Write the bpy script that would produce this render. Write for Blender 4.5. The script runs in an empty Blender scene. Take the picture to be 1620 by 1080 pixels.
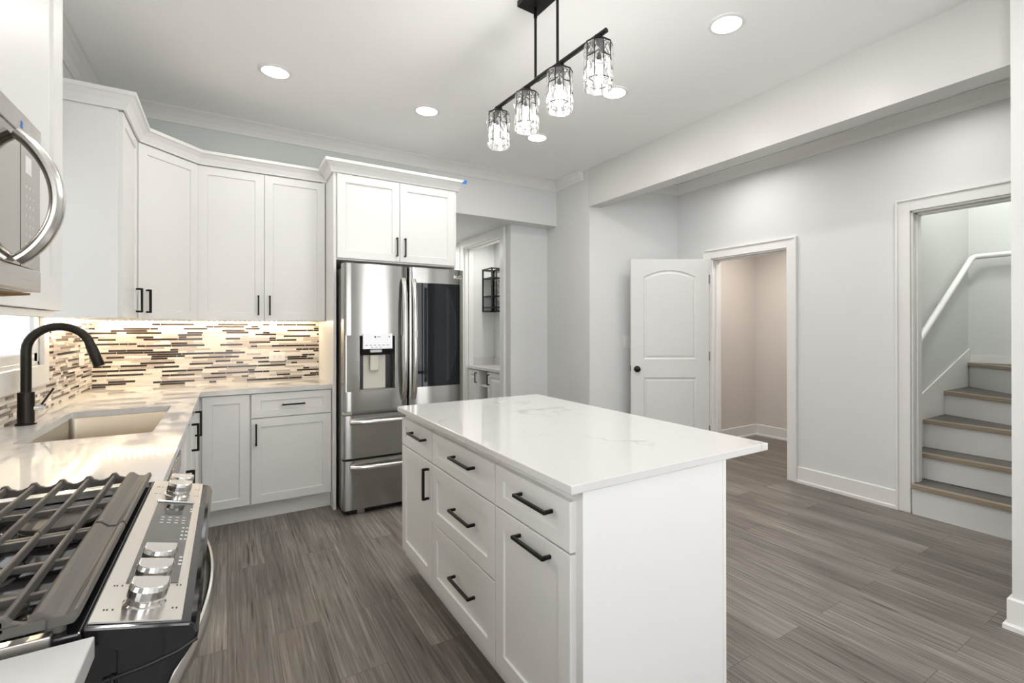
import bpy, bmesh, math, random
from mathutils import Vector, Matrix

# ------------------------------------------------------------------ camera
scn = bpy.context.scene
COL = scn.collection
cam_d = bpy.data.cameras.new('camera')
cam = bpy.data.objects.new('camera', cam_d)
COL.objects.link(cam)
YAW, PITCH, ROLL = 0.580856791, -0.00244839, -0.00103516
fx = 775.454
cam_d.sensor_width = 36.0
cam_d.lens = fx / 1620 * 36.0
cam_d.shift_x = (810 - 869.163) / 1620
cam_d.shift_y = (516.977 - 540) / 1620
cam_d.clip_start = 0.02
_f = Vector((math.sin(YAW) * math.cos(PITCH), math.cos(YAW) * math.cos(PITCH), -math.sin(PITCH)))
_r = Vector((math.cos(YAW), -math.sin(YAW), 0))
_u = _r.cross(_f)
_r2 = _r * math.cos(ROLL) + _u * math.sin(ROLL)
_u2 = _u * math.cos(ROLL) - _r * math.sin(ROLL)
_m = Matrix((_r2, _u2, -_f)).transposed().to_4x4()
_m.translation = (0, 0, 1.33)
cam.matrix_world = _m
scn.camera = cam

# ------------------------------------------------------------------ light and exposure
scn.view_settings.view_transform = 'Standard'
scn.view_settings.look = 'None'
scn.view_settings.gamma = 1.0
scn.view_settings.use_curve_mapping = False
scn.view_settings.exposure = 1.05
w = bpy.data.worlds.new('daylight'); scn.world = w
w.use_nodes = True
bg = w.node_tree.nodes['Background']
bg.inputs[0].default_value = (0.985, 0.99, 1.0, 1)
bg.inputs[1].default_value = 2.7

CEIL_Z = 2.949
RIGHT_CEIL_Z = 2.872
DOWNLIGHT_W = 2.05

def area_light(name, loc, power, size, color=(1, 1, 1), rot=(0, 0, 0), shape='DISK', size_y=None, spread=math.pi):
    l = bpy.data.lights.new(name, 'AREA')
    l.energy = power; l.shape = shape; l.size = size
    if size_y: l.size_y = size_y
    l.color = color; l.spread = spread
    o = bpy.data.objects.new(name, l); COL.objects.link(o)
    o.location = loc; o.rotation_euler = rot
    return o

WARM = (1.0, 0.97, 0.93)
DOWN_VISIBLE = [(0.25, 3.525), (1.238, 3.545), (2.195, 3.53), (2.22, 2.566), (2.22, 1.66)]
DOWN_UNSEEN = [(0.34, 2.566), (0.34, 1.66), (0.30, 0.7), (1.238, 0.4), (2.22, 0.4)]  # unseen downlights; the row over the aisle is added to brighten it
for i, (x, y) in enumerate(DOWN_VISIBLE + DOWN_UNSEEN):
    area_light('downlight_lamp', (x, y, CEIL_Z - 0.022), DOWNLIGHT_W, 0.14, WARM)
area_light('hall_fill', (3.55, 2.75, RIGHT_CEIL_Z - 0.02), 3.6, 0.3, (1, 0.98, 0.96), spread=2.8)  # added light, hidden behind the beam, for the enclosed hall
area_light('hall_fill', (3.55, 1.2, RIGHT_CEIL_Z - 0.02), 2.7, 0.3, (1, 0.98, 0.96), spread=2.8)  # second added hall light, also out of view
area_light('closet_lamp', (4.75, 2.9, 2.38), 7.0, 0.16, (1, 0.92, 0.85))
area_light('stair_lamp', (4.75, 1.0, 3.3), 8.0, 0.3, (1.0, 1.0, 0.97))
area_light('passage_fill', (2.1, 6.3, 2.45), 6.5, 0.14, WARM)  # unseen light added to brighten the passage
area_light('nook_fill', (2.82, 5.4, 2.42), 3.6, 0.12, WARM)  # unseen light added inside the nook to brighten it

# ------------------------------------------------------------------ materials
def mat(name, color, rough=0.5, metal=0.0, spec=0.5, coat=0.0, emit=None, estr=1.0):
    m = bpy.data.materials.new(name); m.use_nodes = True
    b = m.node_tree.nodes['Principled BSDF']
    b.inputs['Base Color'].default_value = (*color, 1)
    b.inputs['Roughness'].default_value = rough
    b.inputs['Metallic'].default_value = metal
    b.inputs['Specular IOR Level'].default_value = spec
    b.inputs['Coat Weight'].default_value = coat
    b.inputs['Coat Roughness'].default_value = 0.05
    if emit:
        b.inputs['Emission Color'].default_value = (*emit, 1)
        b.inputs['Emission Strength'].default_value = estr
    return m

def N(m, t, **kw):
    n = m.node_tree.nodes.new(t)
    for k, v in kw.items(): setattr(n, k, v)
    return n
def L(m, a, b): m.node_tree.links.new(a, b)
def BS(m): return m.node_tree.nodes['Principled BSDF']

def ramp(m, fac, stops):
    r = N(m, 'ShaderNodeValToRGB')
    el = r.color_ramp.elements
    while len(el) < len(stops): el.new(0.5)
    for e, (p, c) in zip(el, stops):
        e.position = p; e.color = (*c, 1)
    L(m, fac, r.inputs[0]); return r

def obj_coords(m, scale=(1, 1, 1), rot=(0, 0, 0)):
    tc = N(m, 'ShaderNodeTexCoord'); mp = N(m, 'ShaderNodeMapping')
    mp.inputs['Scale'].default_value = scale; mp.inputs['Rotation'].default_value = rot
    L(m, tc.outputs['Object'], mp.inputs[0]); return mp.outputs[0]

def painted(name, color, rough=0.5, bump=0.02, scale=180):
    m = mat(name, color, rough)
    no = N(m, 'ShaderNodeTexNoise'); no.inputs['Scale'].default_value = scale
    L(m, obj_coords(m), no.inputs['Vector'])
    bp = N(m, 'ShaderNodeBump'); bp.inputs['Strength'].default_value = bump; bp.inputs['Distance'].default_value = 0.002
    L(m, no.outputs[0], bp.inputs['Height']); L(m, bp.outputs[0], BS(m).inputs['Normal'])
    return m

M = {}
M['cab'] = painted('white_cabinet_paint', (0.745, 0.745, 0.73), 0.38, 0.01)
M['wall'] = painted('pale_grey_wall_paint', (0.70, 0.71, 0.703), 0.5)
M['sage'] = painted('pale_green_wall_paint', (0.61, 0.65, 0.625), 0.55)
M['stair_wall'] = painted('pale_stair_wall_paint', (0.65, 0.67, 0.64), 0.45)
M['ceil'] = painted('white_ceiling_paint', (0.92, 0.915, 0.905), 0.6)
M['trim'] = painted('white_trim_paint', (0.775, 0.768, 0.745), 0.35, 0.005)
M['door_paint'] = painted('white_door_paint', (0.68, 0.68, 0.665), 0.35, 0.005)
M['beam_paint'] = painted('white_beam_paint', (0.66, 0.652, 0.63), 0.35, 0.005)
M['beige'] = painted('warm_closet_paint', (0.66, 0.62, 0.585), 0.6)
M['black'] = mat('matte_black_metal', (0.012, 0.011, 0.010), 0.38, 0.6)
M['faucet'] = mat('oil_rubbed_bronze', (0.022, 0.019, 0.016), 0.35, 0.7)
M['iron'] = painted('cast_iron', (0.115, 0.106, 0.096), 0.5, 0.06, 900)
M['gloss_black'] = mat('black_enamel', (0.008, 0.008, 0.010), 0.06, 0.0, 0.6)
M['black_plastic'] = mat('black_plastic', (0.012, 0.012, 0.013), 0.4)
M['gap'] = mat('shadow_gap_black', (0.02, 0.018, 0.015), 0.8)
M['chrome'] = mat('polished_chrome', (0.82, 0.81, 0.80), 0.08, 1.0)
M['white_plastic'] = mat('white_plastic', (0.82, 0.81, 0.79), 0.3)
M['tape'] = mat('blue_tape', (0.02, 0.17, 0.62), 0.5)
M['paper'] = mat('brown_paper', (0.42, 0.28, 0.16), 0.7)
M['bulb'] = mat('lit_bulb', (1, 1, 1), 0.3, emit=(1, 0.97, 0.93), estr=8)
M['led'] = mat('led_diode', (1, 0.9, 0.7), 0.4, emit=(1, 0.78, 0.52), estr=205)
M['lens'] = mat('downlight_lens', (1, 1, 1), 0.4, emit=(1, 0.98, 0.95), estr=6)
M['ink'] = mat('dark_print', (0.03, 0.03, 0.03), 0.5)
M['pale_ink'] = mat('pale_print', (0.75, 0.75, 0.75), 0.4)
M['panel_grey'] = mat('smoked_touch_glass', (0.10, 0.097, 0.09), 0.12, 0.0, 0.6)
M['dark_screen'] = mat('dark_display', (0.006, 0.006, 0.007), 0.05)
M['disp_panel'] = mat('dispenser_silver_panel', (0.62, 0.63, 0.64), 0.3, 0.4)
M['cream_plastic'] = mat('dispenser_cream_back', (0.66, 0.64, 0.56), 0.35)
M['fridge_glass'] = mat('smoked_black_glass', (0.008, 0.010, 0.013), 0.03, 0.0, 0.28)
M['inner_glass'] = mat('see_through_dark_glass', (0.016, 0.021, 0.026), 0.03, 0.0, 0.28)
M['nosing'] = mat('stair_nosing_taupe', (0.29, 0.235, 0.17), 0.4)
M['film'] = mat('clear_film', (0.7, 0.69, 0.66), 0.12)
M['film'].node_tree.nodes['Principled BSDF'].inputs['Alpha'].default_value = 0.35

def steel(name, color=(0.60, 0.59, 0.57), rough=0.2, axis='Z', strength=0.06, aniso=0.0, arot=0.0):
    m = mat(name, color, rough, 1.0)
    sc = {'Z': (260, 260, 1.2), 'X': (1.2, 260, 260), 'Y': (260, 1.2, 260)}[axis]
    no = N(m, 'ShaderNodeTexNoise'); no.inputs['Scale'].default_value = 1.0; no.inputs['Detail'].default_value = 3
    L(m, obj_coords(m, sc), no.inputs['Vector'])
    r = N(m, 'ShaderNodeMapRange'); r.inputs['To Min'].default_value = rough - strength; r.inputs['To Max'].default_value = rough + strength
    L(m, no.outputs[0], r.inputs[0]); L(m, r.outputs[0], BS(m).inputs['Roughness'])
    BS(m).inputs['Anisotropic'].default_value = aniso
    tg = N(m, 'ShaderNodeTangent'); tg.direction_type = 'RADIAL'; tg.axis = 'Z'; L(m, tg.outputs[0], BS(m).inputs['Tangent'])
    BS(m).inputs['Anisotropic Rotation'].default_value = arot
    return m
M['steel'] = steel('brushed_stainless', (0.40, 0.395, 0.38), 0.20, 'X', 0.015, 0.85, 0.25)
M['satin'] = mat('satin_steel', (0.68, 0.67, 0.65), 0.22, 1.0)
M['steel_x'] = steel('brushed_stainless_level', axis='X')
M['steel_y'] = steel('brushed_stainless_panel', (0.66, 0.635, 0.60), 0.3, 'Y')
M['sink'] = steel('satin_sink_steel', (0.50, 0.455, 0.385), 0.33, 'Y')
M['mirror_steel'] = mat('dark_mirror_steel', (0.42, 0.40, 0.37), 0.10, 1.0)
M['steel_dark'] = mat('grey_steel_side', (0.33, 0.32, 0.31), 0.35, 0.8)

def quartz():
    m = mat('white_quartz', (0.83, 0.82, 0.80), 0.045, 0, 0.25)
    co = obj_coords(m)
    d = N(m, 'ShaderNodeTexNoise'); d.inputs['Scale'].default_value = 1.6; d.inputs['Detail'].default_value = 6; d.inputs['Roughness'].default_value = 0.6
    L(m, co, d.inputs['Vector'])
    a = N(m, 'ShaderNodeVectorMath', operation='SCALE'); a.inputs['Scale'].default_value = 1.4
    L(m, d.outputs['Color'], a.inputs[0])
    s = N(m, 'ShaderNodeVectorMath', operation='ADD'); L(m, co, s.inputs[0]); L(m, a.outputs[0], s.inputs[1])
    v = N(m, 'ShaderNodeTexNoise'); v.inputs['Scale'].default_value = 1.1; v.inputs['Detail'].default_value = 2
    L(m, s.outputs[0], v.inputs['Vector'])
    r = ramp(m, v.outputs[0], [(0.487, (0, 0, 0)), (0.5, (1, 1, 1)), (0.513, (0, 0, 0))])
    k = N(m, 'ShaderNodeTexNoise'); k.inputs['Scale'].default_value = 2.3
    L(m, co, k.inputs['Vector'])
    kr = ramp(m, k.outputs[0], [(0.45, (0, 0, 0)), (0.62, (1, 1, 1))])
    mu = N(m, 'ShaderNodeMath', operation='MULTIPLY'); L(m, r.outputs[0], mu.inputs[0]); L(m, kr.outputs[0], mu.inputs[1])
    m2 = N(m, 'ShaderNodeMath', operation='MULTIPLY'); m2.inputs[1].default_value = 0.65; L(m, mu.outputs[0], m2.inputs[0])
    mx = N(m, 'ShaderNodeMix', data_type='RGBA')
    mx.inputs['A'].default_value = (0.63, 0.627, 0.615, 1); mx.inputs['B'].default_value = (0.37, 0.365, 0.355, 1)
    L(m, m2.outputs[0], mx.inputs['Factor']); L(m, mx.outputs['Result'], BS(m).inputs['Base Color'])
    return m
M['quartz'] = quartz()

def planks(name, k=1.0, plank=True):
    m = mat(name, (0.1, 0.1, 0.1), 0.42, 0, 0.4)
    K = lambda c: tuple(v * k for v in c)
    tc = N(m, 'ShaderNodeTexCoord'); sp = N(m, 'ShaderNodeSeparateXYZ'); cb = N(m, 'ShaderNodeCombineXYZ')
    L(m, tc.outputs['Object'], sp.inputs[0])
    L(m, sp.outputs['Y'], cb.inputs['X']); L(m, sp.outputs['X'], cb.inputs['Y'])
    br = N(m, 'ShaderNodeTexBrick'); br.offset = 0.37; br.offset_frequency = 2; br.squash = 1.0
    br.inputs['Scale'].default_value = 1.0; br.inputs['Brick Width'].default_value = 1.22; br.inputs['Row Height'].default_value = 0.178
    br.inputs['Mortar Size'].default_value = 0.0011; br.inputs['Mortar Smooth'].default_value = 0.3; br.inputs['Bias'].default_value = 0.0
    br.inputs['Color1'].default_value = (0, 0, 0, 1); br.inputs['Color2'].default_value = (1, 1, 1, 1); br.inputs['Mortar'].default_value = (0.5, 0.5, 0.5, 1)
    L(m, cb.outputs[0], br.inputs['Vector'])
    # grain, shifted from plank to plank
    off = N(m, 'ShaderNodeVectorMath', operation='SCALE'); off.inputs['Scale'].default_value = 7.3
    L(m, br.outputs['Color'], off.inputs[0])
    ad = N(m, 'ShaderNodeVectorMath', operation='ADD'); L(m, cb.outputs[0], ad.inputs[0]); L(m, off.outputs[0], ad.inputs[1])
    mp = N(m, 'ShaderNodeMapping'); mp.inputs['Scale'].default_value = (2.6, 92, 1); L(m, ad.outputs[0], mp.inputs[0])
    g = N(m, 'ShaderNodeTexNoise'); g.inputs['Scale'].default_value = 1.0; g.inputs['Detail'].default_value = 7; g.inputs['Roughness'].default_value = 0.62
    g.inputs['Distortion'].default_value = 0.6
    L(m, mp.outputs[0], g.inputs['Vector'])
    mp2 = N(m, 'ShaderNodeMapping'); mp2.inputs['Scale'].default_value = (0.9, 7, 1); L(m, ad.outputs[0], mp2.inputs[0])
    g2 = N(m, 'ShaderNodeTexNoise'); g2.inputs['Scale'].default_value = 1.0; g2.inputs['Detail'].default_value = 3
    L(m, mp2.outputs[0], g2.inputs['Vector'])
    r1 = ramp(m, g.outputs[0], [(0.30, K((0.075, 0.066, 0.057))), (0.45, K((0.150, 0.136, 0.120))), (0.57, K((0.200, 0.183, 0.163))), (0.72, K((0.31, 0.29, 0.265)))])
    r2 = ramp(m, g2.outputs[0], [(0.3, (0.70, 0.69, 0.68)), (0.7, (1.22, 1.21, 1.20))])
    mu = N(m, 'ShaderNodeMix', data_type='RGBA', blend_type='MULTIPLY'); mu.inputs['Factor'].default_value = 1
    L(m, r1.outputs[0], mu.inputs['A']); L(m, r2.outputs[0], mu.inputs['B'])
    pr = ramp(m, br.outputs['Color'], [(0.0, (0.84, 0.83, 0.82)), (1.0, (1.16, 1.15, 1.14))])
    m3 = N(m, 'ShaderNodeMix', data_type='RGBA', blend_type='MULTIPLY'); m3.inputs['Factor'].default_value = 1
    L(m, mu.outputs['Result'], m3.inputs['A']); L(m, pr.outputs[0], m3.inputs['B'])
    mp3 = N(m, 'ShaderNodeMapping'); mp3.inputs['Scale'].default_value = (2.2, 52, 1); mp3.inputs['Location'].default_value = (3.1, 8.7, 0); L(m, ad.outputs[0], mp3.inputs[0])
    g3 = N(m, 'ShaderNodeTexNoise'); g3.inputs['Scale'].default_value = 1.0; g3.inputs['Detail'].default_value = 2; L(m, mp3.outputs[0], g3.inputs['Vector'])
    ck_ = ramp(m, g3.outputs[0], [(0.27, (0.35, 0.33, 0.31)), (0.335, (1, 1, 1))])
    m5 = N(m, 'ShaderNodeMix', data_type='RGBA', blend_type='MULTIPLY'); m5.inputs['Factor'].default_value = 1
    L(m, m3.outputs['Result'], m5.inputs['A']); L(m, ck_.outputs[0], m5.inputs['B']); m3 = m5
    m4 = N(m, 'ShaderNodeMix', data_type='RGBA'); m4.inputs['B'].default_value = (0.06, 0.05, 0.042, 1)
    L(m, br.outputs['Fac'], m4.inputs['Factor']); L(m, m3.outputs['Result'], m4.inputs['A'])
    L(m, m4.outputs['Result'], BS(m).inputs['Base Color'])
    rr = N(m, 'ShaderNodeMapRange'); rr.inputs['To Min'].default_value = 0.34; rr.inputs['To Max'].default_value = 0.52
    L(m, g.outputs[0], rr.inputs[0]); L(m, rr.outputs[0], BS(m).inputs['Roughness'])
    bp = N(m, 'ShaderNodeBump'); bp.inputs['Strength'].default_value = 0.12; bp.inputs['Distance'].default_value = 0.002
    L(m, g.outputs[0], bp.inputs['Height']); L(m, bp.outputs[0], BS(m).inputs['Normal'])
    return m
M['floor'] = planks('grey_brown_wood_planks', 1.08)
M['tread'] = planks('dark_grey_tread_wood', 0.62)

def tile(name, color, rough, coat=0.0):
    m = mat(name, color, rough, 0, 0.5, coat)
    no = N(m, 'ShaderNodeTexNoise'); no.inputs['Scale'].default_value = 14; no.inputs['Detail'].default_value = 4
    L(m, obj_coords(m, (1, 1, 9)), no.inputs['Vector'])
    r = ramp(m, no.outputs[0], [(0.3, tuple(c * 0.86 for c in color)), (0.7, tuple(min(1, c * 1.08) for c in color))])
    L(m, r.outputs[0], BS(m).inputs['Base Color'])
    return m
M['tile_cream'] = tile('cream_stone_tile', (0.76, 0.72, 0.65), 0.25)
M['tile_pale'] = tile('pale_stone_tile', (0.80, 0.77, 0.72), 0.25)
M['tile_dark'] = tile('dark_brown_glass_tile', (0.035, 0.024, 0.017), 0.12)
M['tile_taupe'] = tile('taupe_glass_tile', (0.50, 0.44, 0.40), 0.15)
M['grout'] = painted('cream_grout', (0.78, 0.75, 0.70), 0.8)

def glass_thin(name, tint=(1, 1, 1), refl=0.12):
    m = bpy.data.materials.new(name); m.use_nodes = True
    nt = m.node_tree; nt.nodes.remove(nt.nodes['Principled BSDF'])
    t = N(m, 'ShaderNodeBsdfTransparent'); t.inputs[0].default_value = (*tint, 1)
    g = N(m, 'ShaderNodeBsdfGlossy'); g.inputs['Roughness'].default_value = 0.02
    f = N(m, 'ShaderNodeFresnel'); f.inputs[0].default_value = 1.45
    mx = N(m, 'ShaderNodeMixShader'); L(m, f.outputs[0], mx.inputs[0]); L(m, t.outputs[0], mx.inputs[1]); L(m, g.outputs[0], mx.inputs[2])
    L(m, mx.outputs[0], nt.nodes['Material Output'].inputs[0]); return m
M['pane'] = glass_thin('window_glass')
M['shade'] = bpy.data.materials.new('frosted_pane'); M['shade'].use_nodes = True
_m2 = M['shade']; _m2.node_tree.nodes.remove(_m2.node_tree.nodes['Principled BSDF'])
_d = N(_m2, 'ShaderNodeBsdfDiffuse'); _d.inputs[0].default_value = (0.78, 0.79, 0.80, 1)
_t = N(_m2, 'ShaderNodeBsdfTranslucent'); _t.inputs[0].default_value = (0.55, 0.57, 0.58, 1)
_x = N(_m2, 'ShaderNodeMixShader'); _x.inputs[0].default_value = 0.6
_c = N(_m2, 'ShaderNodeBsdfTransparent'); _y = N(_m2, 'ShaderNodeMixShader'); _y.inputs[0].default_value = 0.08
L(_m2, _d.outputs[0], _x.inputs[1]); L(_m2, _t.outputs[0], _x.inputs[2]); L(_m2, _x.outputs[0], _y.inputs[1]); L(_m2, _c.outputs[0], _y.inputs[2]); L(_m2, _y.outputs[0], _m2.node_tree.nodes['Material Output'].inputs[0])
M['crystal'] = mat('clear_crystal', (1, 1, 1), 0.03)
BS(M['crystal']).inputs['Transmission Weight'].default_value = 0.95
BS(M['crystal']).inputs['IOR'].default_value = 1.5

# ------------------------------------------------------------------ mesh helpers
class Frame:
    """o: a corner, u: to the right as one faces the front, n: towards the viewer, v: up."""
    def __init__(s, o, u, n):
        s.o = Vector(o); s.u = Vector(u).normalized(); s.n = Vector(n).normalized(); s.v = Vector((0, 0, 1))
    def P(s, u, v, n=0): return s.o + s.u * u + s.v * v + s.n * n

class MB:
    def __init__(s): s.vs = []; s.fs = []; s.ms = []; s.sm = []
    def add(s, vs, fs, mi=0, smooth=False):
        b = len(s.vs); s.vs += [Vector(v) for v in vs]
        for f in fs: s.fs.append([b + i for i in f]); s.ms.append(mi); s.sm.append(smooth)
        return s
    def box(s, x0, x1, y0, y1, z0, z1, mi=0):
        vs = [(x, y, z) for z in (z0, z1) for y in (y0, y1) for x in (x0, x1)]
        return s.add(vs, [(0, 2, 3, 1), (4, 5, 7, 6), (0, 1, 5, 4), (2, 6, 7, 3), (0, 4, 6, 2), (1, 3, 7, 5)], mi)
    def fbox(s, F, u0, u1, v0, v1, n0, n1, mi=0):
        vs = [F.P(u, v, n) for v in (v0, v1) for n in (n0, n1) for u in (u0, u1)]
        return s.add(vs, [(0, 2, 3, 1), (4, 5, 7, 6), (0, 1, 5, 4), (2, 6, 7, 3), (0, 4, 6, 2), (1, 3, 7, 5)], mi)
    def prism(s, pts, vec, mi=0, smooth=False):
        n = len(pts); vec = Vector(vec)
        vs = [Vector(p) for p in pts] + [Vector(p) + vec for p in pts]
        s.add(vs, [list(range(n))[::-1], list(range(n, 2 * n))], mi)
        return s.add(vs, [(i, (i + 1) % n, n + (i + 1) % n, n + i) for i in range(n)], mi, smooth)
    def tube(s, path, r, n=12, mi=0, caps=True, flat=None):
        path = [Vector(p) for p in path]; k = len(path)
        rs = r if isinstance(r, (list, tuple)) else [r] * k
        T = []
        for i in range(k):
            a = path[max(i - 1, 0)]; b = path[min(i + 1, k - 1)]
            T.append((b - a).normalized())
        ref = Vector((0, 0, 1)) if abs(T[0].z) < 0.9 else Vector((1, 0, 0))
        A = (ref - T[0] * ref.dot(T[0])).normalized()
        vs = []
        for i in range(k):
            A = (A - T[i] * A.dot(T[i])).normalized(); B = T[i].cross(A)
            for j in range(n):
                t = 2 * math.pi * j / n
                ra, rb = (rs[i], rs[i]) if flat is None else (rs[i] * flat[0], rs[i] * flat[1])
                vs.append(path[i] + A * (math.cos(t) * ra) + B * (math.sin(t) * rb))
        fs = [(i * n + j, i * n + (j + 1) % n, (i + 1) * n + (j + 1) % n, (i + 1) * n + j) for i in range(k - 1) for j in range(n)]
        s.add(vs, fs, mi, True)
        if caps: s.add(vs[:n], [list(range(n))[::-1]], mi); s.add(vs[-n:], [list(range(n))], mi)
        return s
    def lathe(s, prof, c, n=32, mi=0, axis=(0, 0, 1), sx=1.0, sy=1.0):
        ax = Vector(axis).normalized(); ref = Vector((1, 0, 0)) if abs(ax.x) < 0.9 else Vector((0, 1, 0))
        A = (ref - ax * ref.dot(ax)).normalized(); B = ax.cross(A); c = Vector(c)
        vs = []
        for r, z in prof:
            for j in range(n):
                t = 2 * math.pi * j / n
                vs.append(c + ax * z + A * (r * math.cos(t) * sx) + B * (r * math.sin(t) * sy))
        k = len(prof)
        fs = [(i * n + j, i * n + (j + 1) % n, (i + 1) * n + (j + 1) % n, (i + 1) * n + j) for i in range(k - 1) for j in range(n)]
        s.add(vs, fs, mi, True)
        if prof[0][0] > 1e-6: s.add(vs[:n], [list(range(n))[::-1]], mi)
        if prof[-1][0] > 1e-6: s.add(vs[-n:], [list(range(n))], mi)
        return s
    def sweep(s, prof, path, side=1, mi=0, closed=False):
        """prof: (out, z) pairs; path: (x, y) points; out is measured to the left (side 1) or right (-1) of the path, mitred."""
        P = [Vector((x, y)) for x, y in path]; k = len(P); nrm = []
        for i in range(k):
            def nn(a, b):
                d = (b - a).normalized(); return Vector((-d.y, d.x)) * side
            if i == 0: n = nn(P[0], P[1])
            elif i == k - 1: n = nn(P[-2], P[-1])
            else:
                a = nn(P[i - 1], P[i]); b = nn(P[i], P[i + 1]); n = (a + b) / (1 + a.dot(b))
            nrm.append(n)
        vs = []; q = len(prof)
        for i in range(k):
            for o, z in prof: vs.append((P[i].x + nrm[i].x * o, P[i].y + nrm[i].y * o, z))
        fs = [(i * q + j, i * q + (j + 1) % q, (i + 1) * q + (j + 1) % q, (i + 1) * q + j) for i in range(k - 1) for j in range(q)]
        s.add(vs, fs, mi)
        s.add(vs[:q], [list(range(q))], mi); s.add(vs[-q:], [list(range(q))[::-1]], mi)
        return s
    def build(s, name, mats, parent=None, bevel=0.0, seg=2, loc=None):
        if not isinstance(mats, (list, tuple)): mats = [mats]
        if parent is not None: off = OFF[parent.as_pointer()]
        elif loc is not None: off = Vector(loc)
        else:
            xs = [v.x for v in s.vs]; ys = [v.y for v in s.vs]; zs = [v.z for v in s.vs]
            off = Vector(((min(xs) + max(xs)) / 2, (min(ys) + max(ys)) / 2, min(zs)))
        me = bpy.data.meshes.new(name)
        me.from_pydata([tuple(v - off) for v in s.vs], [], s.fs)
        for p, mi, sm in zip(me.polygons, s.ms, s.sm): p.material_index = mi; p.use_smooth = sm
        for m_ in mats: me.materials.append(M[m_] if isinstance(m_, str) else m_)
        bm = bmesh.new(); bm.from_mesh(me)
        bmesh.ops.remove_doubles(bm, verts=bm.verts, dist=1e-5)
        bmesh.ops.recalc_face_normals(bm, faces=bm.faces)
        bm.to_mesh(me); bm.free()
        if any(s.sm): me.set_sharp_from_angle(angle=math.radians(32))
        o = bpy.data.objects.new(name, me); COL.objects.link(o)
        if parent is not None: o.parent = parent
        else: o.location = off
        OFF[o.as_pointer()] = off
        if bevel:
            b = o.modifiers.new('bevel', 'BEVEL'); b.width = bevel; b.segments = seg; b.limit_method = 'ANGLE'; b.angle_limit = math.radians(40)
            b.harden_normals = False
        return o
OFF = {}

def tag(o, label, cat, group=None, kind=None):
    o['label'] = label; o['category'] = cat
    if group: o['group'] = group
    if kind: o['kind'] = kind
    return o
def thing(name, label, cat, loc, group=None, kind=None):
    o = bpy.data.objects.new(name, None); COL.objects.link(o); o.location = loc; o.empty_display_size = 0.1
    OFF[o.as_pointer()] = Vector(loc)
    return tag(o, label, cat, group, kind)
def struct(o): o['kind'] = 'structure'; return o
def plabel(o, t): o['label'] = t; return o

# ------------------------------------------------------------------ the room
ZC = CEIL_Z
XL, YB = -0.79, 4.56            # left and back wall planes
XCOL, YCOL = 3.077, 3.943       # free corner of the wall end
XR = 4.12                       # right wall plane
REAR = -1.35
fl = MB().box(-1.2, 7.2, REAR - 0.3, 8.0, -0.08, 0).build('floor', 'floor', loc=(0, 0, 0)); struct(fl)
struct(MB().box(-0.95, 3.22, REAR - 0.1, 4.70, ZC, ZC + 0.1).build('ceiling', 'ceil', loc=(0, 0, 0)))
struct(MB().box(3.2, 4.3, REAR - 0.1, 4.2, RIGHT_CEIL_Z, ZC + 0.1).build('ceiling_hall', 'ceil', loc=(0, 0, 0)))
# left wall with the window over the sink
WY0, WY1, WZ0, WZ1 = 2.46, 3.455, 1.15, 2.20
b = MB(); t0 = XL - 0.13
VY0, VY1, VZ0, VZ1 = -1.2, 0.80, 0.94, 2.6  # opening for the added, unseen window
b.box(t0, XL, REAR, VY0, 0, ZC).box(t0, XL, VY1, WY0, 0, ZC).box(t0, XL, VY0, VY1, 0, VZ0).box(t0, XL, VY0, VY1, VZ1, ZC).box(t0, XL, WY1, YB + 0.12, 0, ZC).box(t0, XL, WY0, WY1, 0, WZ0).box(t0, XL, WY0, WY1, WZ1, ZC)
struct(b.build('wall_left', 'wall', loc=(0, 0, 0)))
struct(MB().box(XL, 1.604, YB, YB + 0.12, 0, ZC).build('wall_back', 'sage', loc=(0, 0, 0)))
struct(MB().box(1.604, 3.4, YB, 7.6, 2.474, ZC + 0.05).build('wall_soffit', 'wall', loc=(0, 0, 0)))
struct(MB().prism([(3.088, 4.56, 0), (XCOL, YCOL, 0), (4.26, 3.689, 0), (4.26, 4.9, 0), (3.4, 4.9, 0), (3.4, 4.75, 0), (3.088, 4.75, 0)], (0, 0, ZC)).build('wall_column', 'wall', loc=(0, 0, 0)))
# alcove walls behind the soffit with the opening to the wine nook
NX, NY0, NY1, NZ = 2.607, 4.972, 6.005, 2.385
struct(MB().box(NX, 3.4, 4.75, NY0, 0, 2.474).box(NX, NX + 0.113, NY1, 7.6, 0, 2.474).box(NX, NX + 0.113, NY0, NY1, NZ, 2.474).build('wall_alcove', 'wall', loc=(0, 0, 0)))
struct(MB().box(NX + 0.113, 3.2, NY1, NY1 + 0.1, 0, 2.474).box(3.04, 3.2, NY0, NY1, 0, 2.474).build('wall_nook', 'wall', loc=(0, 0, 0)))
struct(MB().box(1.5, 2.72, 7.5, 7.6, 0, 2.474).box(1.50, 1.604, YB + 0.12, 7.5, 0, 2.474).build('wall_passage', 'wall', loc=(0, 0, 0)))
# beam and the wall end at the right
struct(MB().box(XCOL - 0.004, 3.215, 0.2, 3.96, 2.566, ZC).build('beam', 'beam_paint', loc=(0, 0, 0)))
struct(MB().box(2.90, 3.25, REAR, 0.692, 0, ZC).build('wall_pier', 'door_paint', loc=(0, 0, 0)))
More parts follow.
